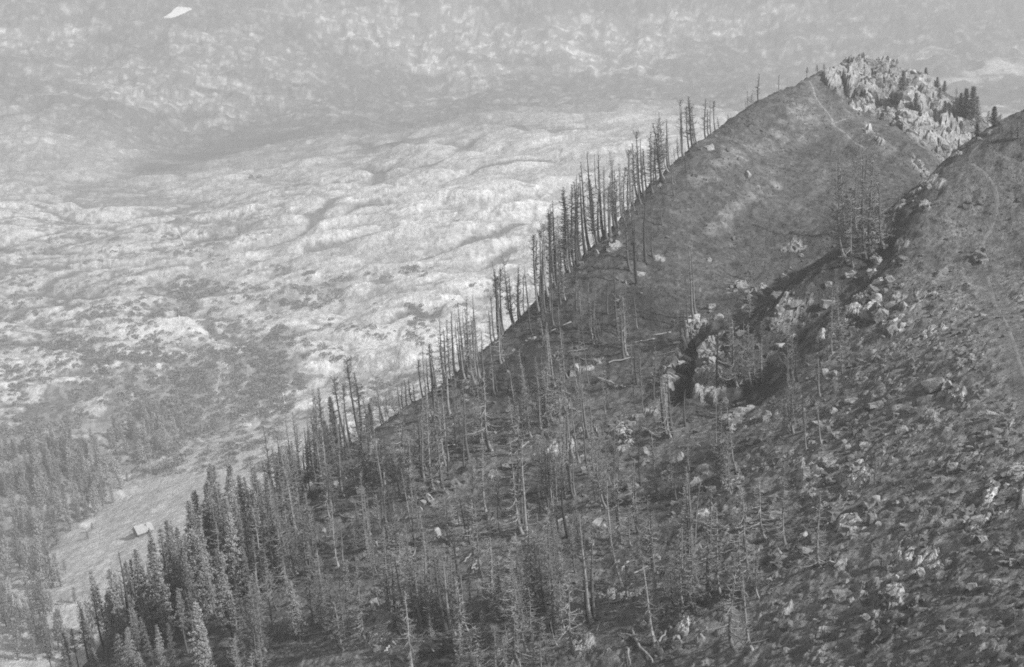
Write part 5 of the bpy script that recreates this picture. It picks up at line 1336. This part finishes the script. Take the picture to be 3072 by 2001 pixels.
def drape(name, top, bot, n, m, mat, off, kind):
    V, F = [], []
    t = np.linspace(0, 1, n)
    tp = np.array(top, float); bt = np.array(bot, float)
    def along(P, s):
        k = np.linspace(0, 1, len(P)); return np.interp(s, k, P[:, 0]), np.interp(s, k, P[:, 1])
    for i in range(n):
        ax, ay = along(tp, t[i]); bx, by = along(bt, t[i])
        for j in range(m):
            f = j / (m - 1)
            jy = (2.2 * mnoise.noise(Vector((ax / 7, j * .7, 2))) + 1.2 * mnoise.noise(Vector((ax / 2.5, j, 5)))) if name == 'snow_field' else 0
            loc = val_cast(ax + (bx - ax) * f, ay + (by - ay) * f + jy)
            if loc is None: return
            edge = (j in (0, m - 1) or i in (0, n - 1))
            V.append((loc.x, loc.y, loc.z + (-.3 if edge else off)))
    for i in range(n - 1):
        for j in range(m - 1):
            a = i * m + j
            F.append((a, a + 1, a + m + 1, a + m))
    me = bpy.data.meshes.new(name); me.from_pydata(V, [], F); me.materials.append(mat)
    me.polygons.foreach_set('use_smooth', np.ones(len(me.polygons), dtype=bool)); me.update()
    o = bpy.data.objects.new(name, me); COL.objects.link(o); o['kind'] = kind
    return o
drape('snow_field', [(487, 54), (512, 40), (522, 26), (535, 18), (552, 22), (575, 26)], [(489, 55), (510, 54), (524, 52), (540, 46), (556, 38), (576, 28)], 44, 10, M_SNOW, 1.5, 'structure')
def stream(pts, w):
    drape('stream', [(a - w / 2, b) for a, b in pts], [(a + w / 2, b) for a, b in pts], 16, 4, M_WATER, .6, 'structure')
stream([(524, 682), (532, 694), (545, 718), (556, 742)], 6)
stream([(533, 920), (537, 940), (537, 957)], 6)
stream([(645, 980), (670, 996), (690, 1016)], 5)
stream([(708, 1026), (716, 1042), (727, 1062)], 7)
stream([(775, 1080), (785, 1100), (790, 1112)], 5)
stream([(845, 1165), (850, 1190), (856, 1220)], 5)

# ------------------------------------------------------------------ labels that say which one
zones = {}
for e in PENDING:
    zones.setdefault((e[3], e[4]), []).append(e)
for (what, zone), L in zones.items():
    L.sort(key=lambda e: e[0])
    for i, (px, py, o, w, z) in enumerate(L):
        if len(L) == 1: o['label'] = '%s %s' % (w, z)
        elif i == len(L) - 1: o['label'] = '%s %s, rightmost one' % (w, z)
        elif i == 0: o['label'] = '%s %s, leftmost one' % (w, z)
        else: o['label'] = '%s %s, %s from left' % (w, z, ORD[i + 1])



# ------------------------------------------------------------------ haze in the valley air
def build_haze():
    bm = bmesh.new()
    bmesh.ops.create_cube(bm, size=1.0)
    for v in bm.verts:
        v.co = Vector((v.co.x * 4200, 1500 + v.co.y * 4200, 175 + v.co.z * 530))
    me = bpy.data.meshes.new('haze'); bm.to_mesh(me); bm.free()
    m = bpy.data.materials.new('haze_air'); m.use_nodes = True
    nt = m.node_tree; nt.nodes.clear()
    o = nt.nodes.new('ShaderNodeOutputMaterial')
    pv = nt.nodes.new('ShaderNodeVolumePrincipled')
    pv.inputs['Color'].default_value = (1, 1, 1, 1)
    pv.inputs['Density'].default_value = 0.00033
    pv.inputs['Anisotropy'].default_value = 0.0
    nt.links.new(pv.outputs[0], o.inputs['Volume'])
    me.materials.append(m)
    ob = bpy.data.objects.new('haze', me)
    ob['kind'] = 'stuff'
    COL.objects.link(ob)
build_haze()
